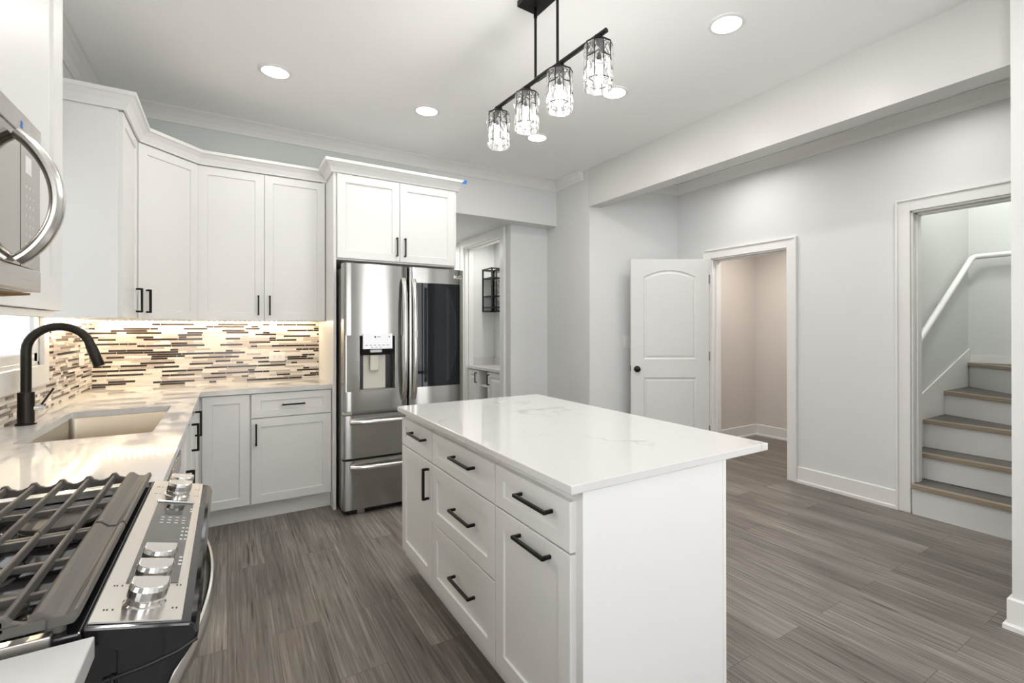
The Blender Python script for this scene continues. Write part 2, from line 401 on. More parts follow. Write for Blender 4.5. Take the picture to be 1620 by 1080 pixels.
# right wall, two openings
DY0, DY1, DZ = 2.453, 3.263, 2.034
SY0, SY1, SZ = 0.70, 1.523, 2.170
b = MB(); x1 = XR + 0.115
b.box(XR, x1, DY1, 3.9, 0, ZC).box(XR, x1, DY0, DY1, DZ, ZC).box(XR, x1, SY1, DY0, 0, ZC).box(XR, x1, SY0, SY1, SZ, ZC).box(XR, x1, REAR, SY0, 0, ZC)
struct(b.build('wall_right', 'wall', loc=(0, 0, 0)))
struct(MB().box(x1, 5.62, 3.70, 3.8, 0, 2.5).box(5.51, 5.62, 1.9, 3.70, 0, 2.5).box(x1, 5.62, 1.9, 2.0, 0, 2.5).box(x1, 5.62, 1.9, 3.8, 2.5, 2.56).build('wall_closet', 'beige', loc=(0, 0, 0)))
struct(MB().box(x1, 5.66, 1.605, 1.705, 0, 3.5).box(5.53, 5.66, -0.6, 1.605, 0, 3.5).box(x1, 5.66, -0.7, -0.6, 0, 3.5).box(x1, 5.66, -0.7, 1.7, 3.5, 3.6).build('wall_stair', 'stair_wall', loc=(0, 0, 0)))
# rear of the room, behind the camera: two big windows and a glass door
b = MB(); openings = [(-0.70, 0.50, 0.05, 2.20), (1.45, 2.75, 0.05, 2.30)]
xs = [-0.92, -0.70, 0.50, 1.45, 2.75, 3.0]
for i in (0, 2, 4): b.box(xs[i], xs[i + 1], REAR - 0.12, REAR, 0, ZC)
for (a, c, z0, z1) in openings:
    b.box(a, c, REAR - 0.12, REAR, 0, z0); b.box(a, c, REAR - 0.12, REAR, z1, ZC)
struct(b.build('wall_rear', 'wall', loc=(0, 0, 0)))
for i, (a, c, z0, z1) in enumerate(openings):
    b = MB(); f = 0.05
    b.box(a, c, REAR - 0.08, REAR - 0.02, z0, z0 + f).box(a, c, REAR - 0.08, REAR - 0.02, z1 - f, z1)
    b.box(a, a + f, REAR - 0.08, REAR - 0.02, z0 + f, z1 - f).box(c - f, c, REAR - 0.08, REAR - 0.02, z0 + f, z1 - f)
    for q in (0.25, 0.5, 0.75): b.box(a + (c - a) * q - 0.03, a + (c - a) * q + 0.03, REAR - 0.08, REAR - 0.02, z0 + f, z1 - f)  # extra mullions added to streak the reflections in the fridge
    wn = struct(b.build('window_%d' % (i + 2), 'trim'))
    MB().box(a + f, c - f, REAR - 0.052, REAR - 0.048, z0 + f, z1 - f).build('pane', 'pane', wn)
b = MB(); f = 0.05
b.box(XL - 0.08, XL - 0.02, VY0, VY1, VZ0, VZ0 + f).box(XL - 0.08, XL - 0.02, VY0, VY1, VZ1 - f, VZ1).box(XL - 0.08, XL - 0.02, VY0, VY0 + f, VZ0 + f, VZ1 - f).box(XL - 0.08, XL - 0.02, VY1 - f, VY1, VZ0 + f, VZ1 - f).box(XL - 0.08, XL - 0.02, -0.23, -0.17, VZ0 + f, VZ1 - f)
wn = struct(b.build('window_4', 'trim'))  # out of view, added to light the island front and column wall
MB().box(XL - 0.052, XL - 0.048, VY0 + f, VY1 - f, VZ0 + f, VZ1 - f).build('pane', 'pane', wn)
# hall end behind the pier
struct(MB().box(3.2, 4.3, REAR - 0.1, REAR, 0, ZC).build('wall_hall', 'wall', loc=(0, 0, 0)))

# crown mouldings
def crown_prof(h, p, top):
    return [(0, top - h), (0.010, top - h), (0.014, top - h + 0.010), (p * 0.32, top - h * 0.62), (p * 0.62, top - h * 0.33), (p * 0.90, top - 0.014), (p, top - 0.012), (p, top - 0.001), (0, top - 0.001)]
struct(MB().sweep(crown_prof(0.095, 0.095, ZC), [(XL, REAR), (XL, YB), (3.088, YB), (XCOL + 0.002, 4.05)], -1).build('trim_1', 'trim', loc=(0, 0, 0)))
struct(MB().sweep(crown_prof(0.095, 0.085, RIGHT_CEIL_Z), [(3.21, 3.914), (4.12, 3.719), (4.12, REAR)], -1).build('trim_2', 'trim', loc=(0, 0, 0)))
# baseboards with shoe
def base_prof(h=0.137): return [(0, 0), (0.027, 0), (0.027, 0.020), (0.022, 0.026), (0.015, 0.026), (0.015, h - 0.006), (0.010, h), (0, h)]
struct(MB().sweep(base_prof(), [(XR, 2.376), (XR, 1.606)], -1).build('baseboard_right', 'trim', loc=(0, 0, 0)))
struct(MB().sweep(base_prof(), [(XCOL, YCOL), (4.12, 3.719), (XR, 3.364)], -1).build('baseboard_hall', 'trim', loc=(0, 0, 0)))
struct(MB().sweep(base_prof(), [(3.088, 4.56), (XCOL, YCOL)], -1).build('baseboard_column', 'trim', loc=(0, 0, 0)))
struct(MB().sweep(base_prof(), [(3.25, 0.692), (2.90, 0.692), (2.90, REAR)], -1).build('baseboard_pier', 'trim', loc=(0, 0, 0)))
struct(MB().sweep(base_prof(), [(x1, 3.70), (5.51, 3.70), (5.51, 2.0)], -1).build('baseboard_closet', 'trim', loc=(0, 0, 0)))
# casings
def casing(name, xp, ya, yb, zt, wd=0.078, depth=0.02, jamb=0.115, back=True):
    """flat casing on a plane x = xp seen from -x; opening ya..yb, head at zt"""
    b = MB(); xf = xp - depth; e = 0.0
    b.box(xf, xp, ya - wd, ya, 0, zt + wd).box(xf, xp, yb, yb + wd, 0, zt + wd).box(xf, xp, ya, yb, zt, zt + wd)
    if back:
        b.box(xf - 0.012, xp, ya - wd - 0.012, ya - wd + 0.004, 0, zt + wd + 0.012).box(xf - 0.012, xp, yb + wd - 0.004, yb + wd + 0.012, 0, zt + wd + 0.012)
        b.box(xf - 0.012, xp, ya - wd + 0.004, yb + wd - 0.004, zt + wd - 0.004, zt + wd + 0.012)
    # jamb lining with stop
    b.box(xp, xp + jamb, ya - 0.002, ya + 0.012, 0, zt).box(xp, xp + jamb, yb - 0.012, yb + 0.002, 0, zt).box(xp, xp + jamb, ya, yb, zt - 0.012, zt + 0.002)
    b.box(xp + 0.05, xp + jamb, ya + 0.012, ya + 0.024, 0, zt - 0.012).box(xp + 0.05, xp + jamb, yb - 0.024, yb - 0.012, 0, zt - 0.012).box(xp + 0.05, xp + jamb, ya + 0.012, yb - 0.012, zt - 0.024, zt - 0.012)
    return struct(b.build(name, 'trim', loc=(0, 0, 0), bevel=0.0015, seg=1))
casing('trim_3', XR, DY0, DY1, DZ)
casing('trim_4', XR, SY0, SY1, SZ)
casing('trim_5', NX, NY0, NY1, NZ, 0.10, 0.02, 0.113)

# window over the sink
b = MB(); xw = XL + 0.02
b.box(XL, xw, WY1, WY1 + 0.08, WZ0 - 0.10, WZ1 + 0.08).box(XL, xw, WY0 - 0.08, WY0, WZ0 - 0.10, WZ1 + 0.08).box(XL, xw, WY0, WY1, WZ1, WZ1 + 0.08).box(XL, xw, WY0, WY1, WZ0 - 0.10, WZ0)
b.box(XL - 0.13, XL, WY0, WY0 + 0.02, WZ0, WZ1).box(XL - 0.13, XL, WY1 - 0.02, WY1, WZ0, WZ1).box(XL - 0.13, XL, WY0, WY1, WZ0, WZ0 + 0.02).box(XL - 0.13, XL, WY0, WY1, WZ1 - 0.02, WZ1)
win = struct(b.build('window_1', 'trim', bevel=0.0015, seg=1))
b = MB(); a, c = WY0 + 0.02, WY1 - 0.02
for (p, q, z0, z1) in ((a, a + 0.04, WZ0 + 0.02, WZ1 - 0.02), (c - 0.04, c, WZ0 + 0.02, WZ1 - 0.02), (a, c, WZ0 + 0.02, WZ0 + 0.06), (a, c, WZ1 - 0.06, WZ1 - 0.02), (a, c, 1.66, 1.70)):
    b.box(XL - 0.035, XL - 0.002, p, q, z0, z1)
b.build('window_frame', 'white_plastic', win)
MB().box(XL - 0.020, XL - 0.016, a + 0.04, c - 0.04, WZ0 + 0.06, WZ1 - 0.06).build('pane', 'shade', win)

# open two-panel door
HX, HY = 4.088, 3.272
dvec = Vector((3.42 - HX, 3.703 - HY, 0)); DW = 0.795
du = dvec.normalized()
dn = Vector((du.y, -du.x, 0))
if dn.y > 0: dn = -dn                     # towards the camera
FD = Frame((HX, HY, 0), du, dn)           # u runs from the hinge to the free edge
def arch(u0, u1, v0, v1, rise, k=14):
    pts = [(u0, v0), (u1, v0)]
    if rise <= 0: return pts + [(u1, v1), (u0, v1)]
    for i in range(k + 1):
        t = i / k; u = u1 + (u0 - u1) * t
        pts.append((u, v1 + rise * (1 - (2 * t - 1) ** 2)))
    return pts
def door_face(mb, F, W, z0, z1, n, sgn):
    panels = [arch(DW - 0.665, DW - 0.127, 0.16, 0.828, 0), arch(DW - 0.665, DW - 0.127, 1.014, 1.850, 0.068)]
    bm = bmesh.new()
    outer = [(0.0, z0), (W, z0), (W, z1), (0.0, z1)]
    def loop(pts):
        vs = [bm.verts.new((p[0], p[1], 0)) for p in pts]
        return [bm.edges.new((vs[i], vs[(i + 1) % len(vs)])) for i in range(len(vs))]
    es = loop(outer)
    for p in panels: es += loop(p)
    bmesh.ops.triangle_fill(bm, edges=es, use_beauty=True)
    vs = [F.P(v.co.x, v.co.y, n) for v in bm.verts]; bm.verts.index_update()
    fs = []
    for f in bm.faces:
        c = f.calc_center_median(); 
        fs.append([v.index for v in f.verts])
    mb.add(vs, fs); bm.free()
    for p in panels:
        cu = sum(q[0] for q in p) / len(p); cv = (min(q[1] for q in p) + max(q[1] for q in p)) / 2
        def ins(d):
            out = []
            hw = max(q[0] for q in p) - cu; hh = max(q[1] for q in p) - cv
            for q in p: out.append((cu + (q[0] - cu) * (1 - d / hw), cv + (q[1] - cv) * (1 - d / hh)))
            return out
        rings = [(p, n), (ins(0.012), n - sgn * 0.008), (ins(0.024), n - sgn * 0.008), (ins(0.034), n - sgn * 0.003)]
        k = len(p)
        for (pa, na), (pb, nb) in zip(rings, rings[1:]):
            mb.add([F.P(q[0], q[1], na) for q in pa] + [F.P(q[0], q[1], nb) for q in pb], [(i, (i + 1) % k, k + (i + 1) % k, k + i) for i in range(k)])
        mb.add([F.P(q[0], q[1], rings[-1][1]) for q in rings[-1][0]], [list(range(k))])
d = MB()
door_face(d, FD, DW, 0.012, 2.03, 0.0, 1); door_face(d, FD, DW, 0.012, 2.03, -0.035, -1)
o_ = [(0, 0.012), (DW, 0.012), (DW, 2.03), (0, 2.03)]
d.add([FD.P(u, v, 0) for u, v in o_] + [FD.P(u, v, -0.035) for u, v in o_], [(i, (i + 1) % 4, 4 + (i + 1) % 4, 4 + i) for i in range(4)])
door1 = struct(d.build('door_1', 'door_paint'))
kn = MB(); ku, kv = DW - 0.062, 0.915
for sg, n0 in ((1, 0.0), (-1, -0.035)):
    kn.lathe([(0.001, 0.062), (0.016, 0.06), (0.026, 0.052), (0.028, 0.042), (0.022, 0.032), (0.012, 0.026), (0.011, 0.012), (0.032, 0.010), (0.032, 0.0)], FD.P(ku, kv, n0), 24, 0, FD.n * sg)
plabel(kn.build('door_knob', 'black', door1), 'round black knob')
for z in (0.25, 1.0, 1.78):
    MB().fbox(FD, -0.008, 0.004, z, z + 0.09, -0.002, 0.006).build('hinge', 'steel_dark', door1)
MB().fbox(FD, DW - 0.001, DW + 0.002, 0.89, 0.95, -0.029, -0.006).build('latch_plate', 'black', door1)

# light switch on the skewed hall wall
sw_u = (Vector((4.119, 3.719, 0)) - Vector((XCOL, YCOL, 0))).normalized()
FS = Frame(Vector((XCOL, YCOL, 0)) + sw_u * 0.393, sw_u, (-(-sw_u.y), -sw_u.x, 0))
if FS.n.y > 0: FS.n = -FS.n
b = MB().fbox(FS, 0, 0.115, 1.117, 1.249, 0, 0.006)
ls = tag(b.build('light_switch', 'white_plastic', bevel=0.002), 'white double rocker light switch on grey wall behind the open door', 'light switch')
for i in range(2): MB().fbox(FS, 0.016 + i * 0.046, 0.052 + i * 0.046, 1.15, 1.216, 0.006, 0.010).build('rocker', 'white_plastic', ls, 0.001)

# ------------------------------------------------------------------ cabinet kit
FW = 0.057
def shaker(mb, F, w_, h, t=0.020, fw=FW, rec=0.008, u0=0, v0=0):
    o = [(u0, v0), (u0 + w_, v0), (u0 + w_, v0 + h), (u0, v0 + h)]
    fwv = min(fw, h * 0.30)
    i1 = [(u0 + fw, v0 + fwv), (u0 + w_ - fw, v0 + fwv), (u0 + w_ - fw, v0 + h - fwv), (u0 + fw, v0 + h - fwv)]
    e = 0.002
    i2 = [(u0 + fw + e, v0 + fwv + e), (u0 + w_ - fw - e, v0 + fwv + e), (u0 + w_ - fw - e, v0 + h - fwv - e), (u0 + fw + e, v0 + h - fwv - e)]
    c = 0.0015
    o2 = [(u0 + c, v0 + c), (u0 + w_ - c, v0 + c), (u0 + w_ - c, v0 + h - c), (u0 + c, v0 + h - c)]
    rings = [(o, 0), (o, t - c), (o2, t), (i1, t), (i2, t - rec)]
    for (a, na), (b_, nb) in zip(rings, rings[1:]):
        mb.add([F.P(u, v, na) for u, v in a] + [F.P(u, v, nb) for u, v in b_], [(i, (i + 1) % 4, 4 + (i + 1) % 4, 4 + i) for i in range(4)])
    mb.add([F.P(u, v, t - rec) for u, v in i2], [(0, 1, 2, 3)])
    mb.add([F.P(u, v, 0) for u, v in o], [(3, 2, 1, 0)])
    return mb
def pull(parent, F, u, v, Ln=0.145, vert=True, t=0.020, pr=0.034, s=0.0105):
    mb = MB(); h = Ln / 2; q = s / 2
    if vert:
        mb.fbox(F, u - q, u + q, v - h, v + h, t + pr - s, t + pr)
        for e in (-1, 1): mb.fbox(F, u - q, u + q, v + e * (h - q) - q, v + e * (h - q) + q, t, t + pr - s)
    else:
        mb.fbox(F, u - h, u + h, v - q, v + q, t + pr - s, t + pr)
        for e in (-1, 1): mb.fbox(F, u + e * (h - q) - q, u + e * (h - q) + q, v - q, v + q, t, t + pr - s)
    return mb.build('handle', 'black', parent, 0.0012, 1)
def front(root, F, u0, v0, w_, h, kind='door', handle=None, t=0.020, fw=FW):
    """a shaker door or drawer front with its pull; handle = (u, v, vertical, length)"""
    o = shaker(MB(), F, w_, h, t, fw, 0.008, u0, v0).build(kind, 'cab', root)
    if handle:
        ho = pull(o, F, handle[0], handle[1], handle[3] if len(handle) > 3 else 0.145, handle[2], t)
        plabel(ho, 'black bar pull')
    return o

# ------------------------------------------------------------------ wall cabinets
UZ0, UZ1 = 1.385, 2.475
G = 0.003
# by the microwave
c = thing('wall_cabinet', 'tall white wall cabinet right of the microwave, cut by the left edge', 'cabinet', (XL, 1.98, UZ0))
MB().box(XL + 0.003, -0.482, 1.695, 2.268, UZ0, UZ1).build('body', 'cab', c, 0.001, 1)
front(c, Frame((-0.482, 1.698, UZ0), (0, 1, 0), (1, 0, 0)), 0, 0.003, 0.556, UZ1 - UZ0 - 0.006, t=0.022, fw=0.102)
MB().box(-0.50, -0.47, 1.70, 2.20, UZ0 - 0.018, UZ0).build('light_rail', 'cab', c)
# left wall cabinet before the corner
c = thing('wall_cabinet', 'white wall cabinet with plain side panel facing the camera, above the faucet', 'cabinet', (XL, 3.63, UZ0))
MB().box(XL + 0.024, -0.480, 3.380, 3.888, UZ0, UZ1).build('body', 'cab', c, 0.001, 1)
MB().box(-0.52, -0.4795, 3.3785, 3.381, UZ0 + 0.001, UZ1 - 0.001).build('face_frame_edge', 'cab', c)
front(c, Frame((-0.480, 3.392, UZ0), (0, 1, 0), (1, 0, 0)), 0, 0.004, 0.488, UZ1 - UZ0 - 0.008, handle=(0.425, 0.115, True))
# diagonal corner
c = thing('wall_cabinet', 'white diagonal corner wall cabinet with one shaker door', 'cabinet', (-0.5, 4.25, UZ0))
pa, pb = Vector((-0.480, 3.890, 0)), Vector((-0.180, 4.220, 0))
MB().prism([(XL + 0.003, 3.890, UZ0), (pa.x, pa.y, UZ0), (pb.x, pb.y, UZ0), (-0.182, YB - 0.003, UZ0), (XL + 0.003, YB - 0.003, UZ0)], (0, 0, UZ1 - UZ0)).build('body', 'cab', c, 0.001, 1)
uu = (pb - pa).normalized(); nn_ = Vector((uu.y, -uu.x, 0))
front(c, Frame((pa.x, pa.y, UZ0), uu, nn_), 0.012, 0.004, (pb - pa).length - 0.024, UZ1 - UZ0 - 0.008, handle=(0.065, 0.115, True))
# back wall double door
c = thing('wall_cabinet', 'white double-door wall cabinet between the corner cabinet and the fridge', 'cabinet', (0.23, 4.4, UZ0))
MB().box(-0.178, 0.645, 4.220, YB - 0.003, UZ0, UZ1).build('body', 'cab', c, 0.001, 1)
Fb = Frame((-0.178, 4.220, UZ0), (1, 0, 0), (0, -1, 0))
front(c, Fb, 0.003, 0.004, 0.401, UZ1 - UZ0 - 0.008, handle=(0.367, 0.115, True))
front(c, Fb, 0.407, 0.004, 0.412, UZ1 - UZ0 - 0.008, handle=(0.440, 0.115, True))
# crown running over the three cabinets
cp = lambda z0: [(0, z0), (0.012, z0), (0.016, z0 + 0.012), (0.030, z0 + 0.040), (0.050, z0 + 0.062), (0.060, z0 + 0.068), (0.060, z0 + 0.088), (0, z0 + 0.088)]
ccr = MB().sweep(cp(2.475), [(XL, 3.379), (-0.459, 3.379), (-0.459, 3.884), (-0.172, 4.199), (0.6445, 4.199)], -1)
ccr.prism([(XL + 0.003, 3.385, 2.47501), (-0.465, 3.385, 2.47501), (-0.465, 3.888, 2.47501), (-0.178, 4.205, 2.47501), (0.62, 4.205, 2.47501), (0.62, YB - 0.002, 2.47501), (XL + 0.003, YB - 0.002, 2.47501)], (0, 0, 0.02))
tag(ccr.build('cabinet_crown', 'cab'), 'stepped white crown moulding along the tops of the left and corner wall cabinets', 'crown moulding')

# refrigerator enclosure
YP = 3.869
c = thing('fridge_cabinet', 'white fridge surround with side panels and double-door cabinet above the fridge', 'cabinet', (1.126, 4.2, 0))
MB().box(0.647, 0.667, YP, YB - 0.003, 0, 2.475).build('side_panel', 'cab', c, 0.001, 1)
MB().box(1.586, 1.603, YP, YB - 0.003, 0, 2.475).build('side_panel', 'cab', c, 0.001, 1)
MB().box(0.667, 1.586, YP + 0.010, YB - 0.003, 1.838, 2.475).build('body', 'cab', c, 0.001, 1)
Ff = Frame((0.669, YP + 0.010, 1.838), (1, 0, 0), (0, -1, 0))
front(c, Ff, 0.003, 0.012, 0.456, 0.620, handle=(0.436, 0.125, True))
front(c, Ff, 0.463, 0.012, 0.451, 0.620, handle=(0.499, 0.125, True))
MB().sweep(cp(2.475), [(0.645, 4.137), (0.645, YP - 0.002), (1.605, YP - 0.002), (1.605, YB - 0.01)], -1).build('crown', 'cab', c)
tp = MB(); tp.prism([(1.630, YP - 0.064, 2.530), (1.668, YP - 0.064, 2.534), (1.672, YP - 0.064, 2.560), (1.655, YP - 0.064, 2.566), (1.640, YP - 0.064, 2.552)], (0, -0.004, 0))
tag(tp.build('tape_scrap', 'tape'), 'scrap of blue tape on the crown end above the fridge', 'tape')

# ------------------------------------------------------------------ base cabinets
BZ0, BZ1 = 0.112, 0.885
YD = 3.95                                     # carcass front, doors stand 2 cm proud
def toe(mb, *a): mb.box(*a)
c = thing('base_cabinet', 'white corner base cabinet with one plain door, no handle, under the back counter', 'cabinet', (-0.01, 4.2, 0))
MB().box(-0.190, 0.130, YD, YB - 0.003, BZ0, BZ1).build('body', 'cab', c)
MB().box(-0.19, 0.130, YD + 0.045, YB - 0.1, 0, BZ0).build('toe_kick', 'cab', c)
Fk = Frame((-0.150, YD, BZ0), (1, 0, 0), (0, -1, 0))
front(c, Fk, 0.010, 0.010, 0.266, 0.757)
c = thing('base_cabinet', 'white base cabinet with one drawer over one door, left of the fridge', 'cabinet', (0.39, 4.2, 0))
MB().box(0.130, 0.6455, YD, YB - 0.003, BZ0, BZ1).build('body', 'cab', c)
MB().box(0.130, 0.6455, YD + 0.045, YB - 0.1, 0, BZ0).build('toe_kick', 'cab', c)
Fk = Frame((0.130, YD, BZ0), (1, 0, 0), (0, -1, 0))
front(c, Fk, 0.006, 0.600, 0.507, 0.167, 'drawer', (0.264, 0.682, False))
front(c, Fk, 0.006, 0.010, 0.507, 0.583, 'door', (0.034, 0.487, True))
XD = -0.178                                   # carcass front of the left run
c = thing('base_cabinet', 'narrow white base cabinet in the corner right of the sink', 'cabinet', (-0.48, 3.6, 0))
MB().box(XL + 0.003, XD, 3.362, 3.94, BZ0, BZ1).build('body', 'cab', c)
MB().box(XL + 0.1, XD - 0.05, 3.362, 3.94, 0, BZ0).build('toe_kick', 'cab', c)
Fl = Frame((XD, 3.362, BZ0), (0, 1, 0), (1, 0, 0))
front(c, Fl, 0.003, 0.010, 0.50, 0.757, 'door', (0.140, 0.665, True))
c = thing('base_cabinet', 'white sink base cabinet with two doors under the sink', 'cabinet', (-0.48, 2.85, 0))
b = MB(); b.box(XL + 0.003, XD, 2.345, 2.363, BZ0, BZ1).box(XL + 0.003, XD, 3.342, 3.36, BZ0, BZ1).box(XL + 0.003, XD, 2.363, 3.342, BZ0, BZ0 + 0.018).box(XD - 0.018, XD, 2.363, 3.342, BZ0 + 0.018, BZ1)
b.build('body', 'cab', c)
MB().box(XL + 0.1, XD - 0.05, 2.345, 3.36, 0, BZ0).build('toe_kick', 'cab', c)
Fl = Frame((XD, 2.345, BZ0), (0, 1, 0), (1, 0, 0))
front(c, Fl, 0.003, 0.010, 0.503, 0.757, 'door', (0.42, 0.50, True))
front(c, Fl, 0.509, 0.010, 0.503, 0.757, 'door', (0.84, 0.645, True))
c = thing('dishwasher', 'stainless dishwasher under the counter between range and sink', 'dishwasher', (-0.48, 2.02, 0))
MB().box(XL + 0.1, XD, 1.735, 2.340, 0.10, 0.872).build('body', 'steel_dark', c)
MB().box(XD, XD + 0.028, 1.737, 2.338, 0.115, 0.80).build('door', 'steel_y', c, 0.003)
MB().box(XD - 0.03, XD + 0.030, 1.737, 2.338, 0.806, 0.868).build('control_panel', 'gloss_black', c, 0.003)
MB().box(XL + 0.1, XD - 0.05, 1.735, 2.340, 0, 0.10).build('toe_kick', 'black_plastic', c)

# ------------------------------------------------------------------ worktops
CT0, CT1 = 0.885, 0.915
XF, YF = -0.147, 3.915
SX0, SX1, SYA, SYB = -0.648, -0.252, 2.520, 3.335
def slab(boxes, name, label, cat, bevel=0.0):
    b = MB()
    for x0, xx1, y0, y1 in boxes: b.box(x0, xx1, y0, y1, CT0, CT1)
    return tag(b.build(name, 'quartz', loc=(0, 0, CT0)), label, cat)
# outline with a hole for the sink, one skin
def counter_L():
    bm = bmesh.new()
    out = [(XL + 0.002, 1.682), (XF, 1.682), (XF, YF), (0.646, YF), (0.646, YB - 0.002), (XL + 0.002, YB - 0.002)]
    r = 0.018; hole = []
    for cx_, cy_, a0 in ((SX1 - r, SYA + r, -90), (SX1 - r, SYB - r, 0), (SX0 + r, SYB - r, 90), (SX0 + r, SYA + r, 180)):
        for k in range(5):
            t = math.radians(a0 + 22.5 * k); hole.append((cx_ + r * math.cos(t), cy_ + r * math.sin(t)))
    def loop(pts):
        vs = [bm.verts.new((p[0], p[1], 0)) for p in pts]
        return [bm.edges.new((vs[i], vs[(i + 1) % len(vs)])) for i in range(len(vs))]
    bmesh.ops.triangle_fill(bm, edges=loop(out) + loop(hole), use_beauty=True)
    bm.verts.index_update()
    tri = [[v.index for v in f.verts] for f in bm.faces]; xy = [(v.co.x, v.co.y) for v in bm.verts]; bm.free()
    b = MB()
    b.add([(x, y, CT1) for x, y in xy], tri); b.add([(x, y, CT0) for x, y in xy], [t[::-1] for t in tri])
    for pts in (out, hole):
        k = len(pts)
        b.add([(x, y, CT0) for x, y in pts] + [(x, y, CT1) for x, y in pts], [(i, (i + 1) % k, k + (i + 1) % k, k + i) for i in range(k)])
    return b
tag(counter_L().build('countertop', 'quartz', loc=(0, 0, CT0)), 'L-shaped white quartz countertop with the sink cut into it', 'countertop')
b = MB().box(XL + 0.002, -0.150, -0.6, 0.893, CT0, CT1)
tag(b.build('countertop', 'quartz', loc=(0, 0, CT0), bevel=0.002), 'small piece of white quartz countertop at the lower left corner, before the range', 'countertop')
c = thing('base_cabinet', 'white base cabinet under the small near countertop piece', 'cabinet', (-0.48, 0.4, 0))
MB().box(XL + 0.003, XD - 0.02, -0.6, 0.890, BZ0, BZ1 - 0.001).build('body', 'cab', c)
MB().box(XL + 0.1, XD - 0.07, -0.6, 0.890, 0, BZ0).build('toe_kick', 'cab', c)

# sink basin, undermount
def rrect(x0, xx1, y0, y1, r, k=5):
    pts = []
    for cx_, cy_, a0 in ((xx1 - r, y0 + r, -90), (xx1 - r, y1 - r, 0), (x0 + r, y1 - r, 90), (x0 + r, y0 + r, 180)):
        for i in range(k + 1):
            t = math.radians(a0 + 90 * i / k); pts.append((cx_ + r * math.cos(t), cy_ + r * math.sin(t)))
    return pts
b = MB(); e = 0.004; zt = 0.8845; zb = 0.68
rings = [(rrect(SX0 - 0.006, SX1 + 0.006, SYA - 0.006, SYB + 0.006, 0.024), zt), (rrect(SX0 - e, SX1 + e, SYA - e, SYB + e, 0.022), zt), (rrect(SX0 - e + .002, SX1 + e - .002, SYA - e + .002, SYB + e - .002, 0.022), zt - 0.006),
         (rrect(SX0 - e + .004, SX1 + e - .004, SYA - e + .004, SYB + e - .004, 0.022), zb + 0.02), (rrect(SX0 + .012, SX1 - .012, SYA + .012, SYB - .012, 0.03), zb + 0.003), (rrect(SX0 + .03, SX1 - .03, SYA + .03, SYB - .03, 0.03), zb)]
k = len(rings[0][0])
for (pa_, za), (pb_, zb_) in zip(rings, rings[1:]):
    b.add([(x, y, za) for x, y in pa_] + [(x, y, zb_) for x, y in pb_], [(i, (i + 1) % k, k + (i + 1) % k, k + i) for i in range(k)], 0, True)
b.add([(x, y, zb) for x, y in rings[-1][0]], [list(range(k))])
sk = tag(b.build('kitchen_sink', 'sink'), 'rectangular stainless undermount sink in the white countertop', 'sink')
MB().lathe([(0.001, 0.002), (0.03, 0.002), (0.04, 0.004), (0.045, 0.0)], ((SX0 + SX1) / 2 - 0.08, (SYA + SYB) / 2, zb), 24).build('drain', 'chrome', sk)

# faucet
fxp, fyp = -0.728, 3.012
c = thing('kitchen_faucet', 'tall black gooseneck pull-down faucet beside the sink', 'faucet', (fxp, fyp, CT1))
MB().lathe([(0.033, 0), (0.033, 0.008), (0.028, 0.010), (0.027, 0.012), (0.027, 0.138), (0.0265, 0.141), (0.001, 0.141)], (fxp, fyp, CT1), 28).build('base', 'faucet', c)
path = [(fxp, fyp, CT1 + 0.141), (fxp, fyp, 1.14), (fxp, fyp, 1.235)]
R_, cxx = 0.104, fxp + 0.104
for i in range(1, 15):
    t = math.radians(180 - i * 12); path.append((cxx + R_ * math.cos(t), fyp, 1.235 + R_ * math.sin(t)))
last = Vector(path[-1]); tg = (last - Vector(path[-2])).normalized()
MB().tube(path, 0.0175, 16).build('gooseneck', 'faucet', c)
p0 = last; 
MB().tube([p0 - tg * 0.006, p0 + tg * 0.002, p0 + tg * 0.004, p0 + tg * 0.03, p0 + tg * 0.032, p0 + tg * 0.10, p0 + tg * 0.103], [0.018, 0.018, 0.0195, 0.020, 0.0205, 0.0205, 0.019], 20).build('spray_head', 'faucet', c)
lv = MB(); lv.tube([(fxp + 0.02, fyp + 0.004, 0.985), (fxp + 0.052, fyp + 0.012, 0.985)], 0.014, 18)
lvo = lv.build('lever_hub', 'chrome', c)
MB().tube([(fxp + 0.043, fyp + 0.010, 0.993), (fxp + 0.082, fyp + 0.020, 1.066)], 0.0042, 10).build('lever', 'faucet', lvo)

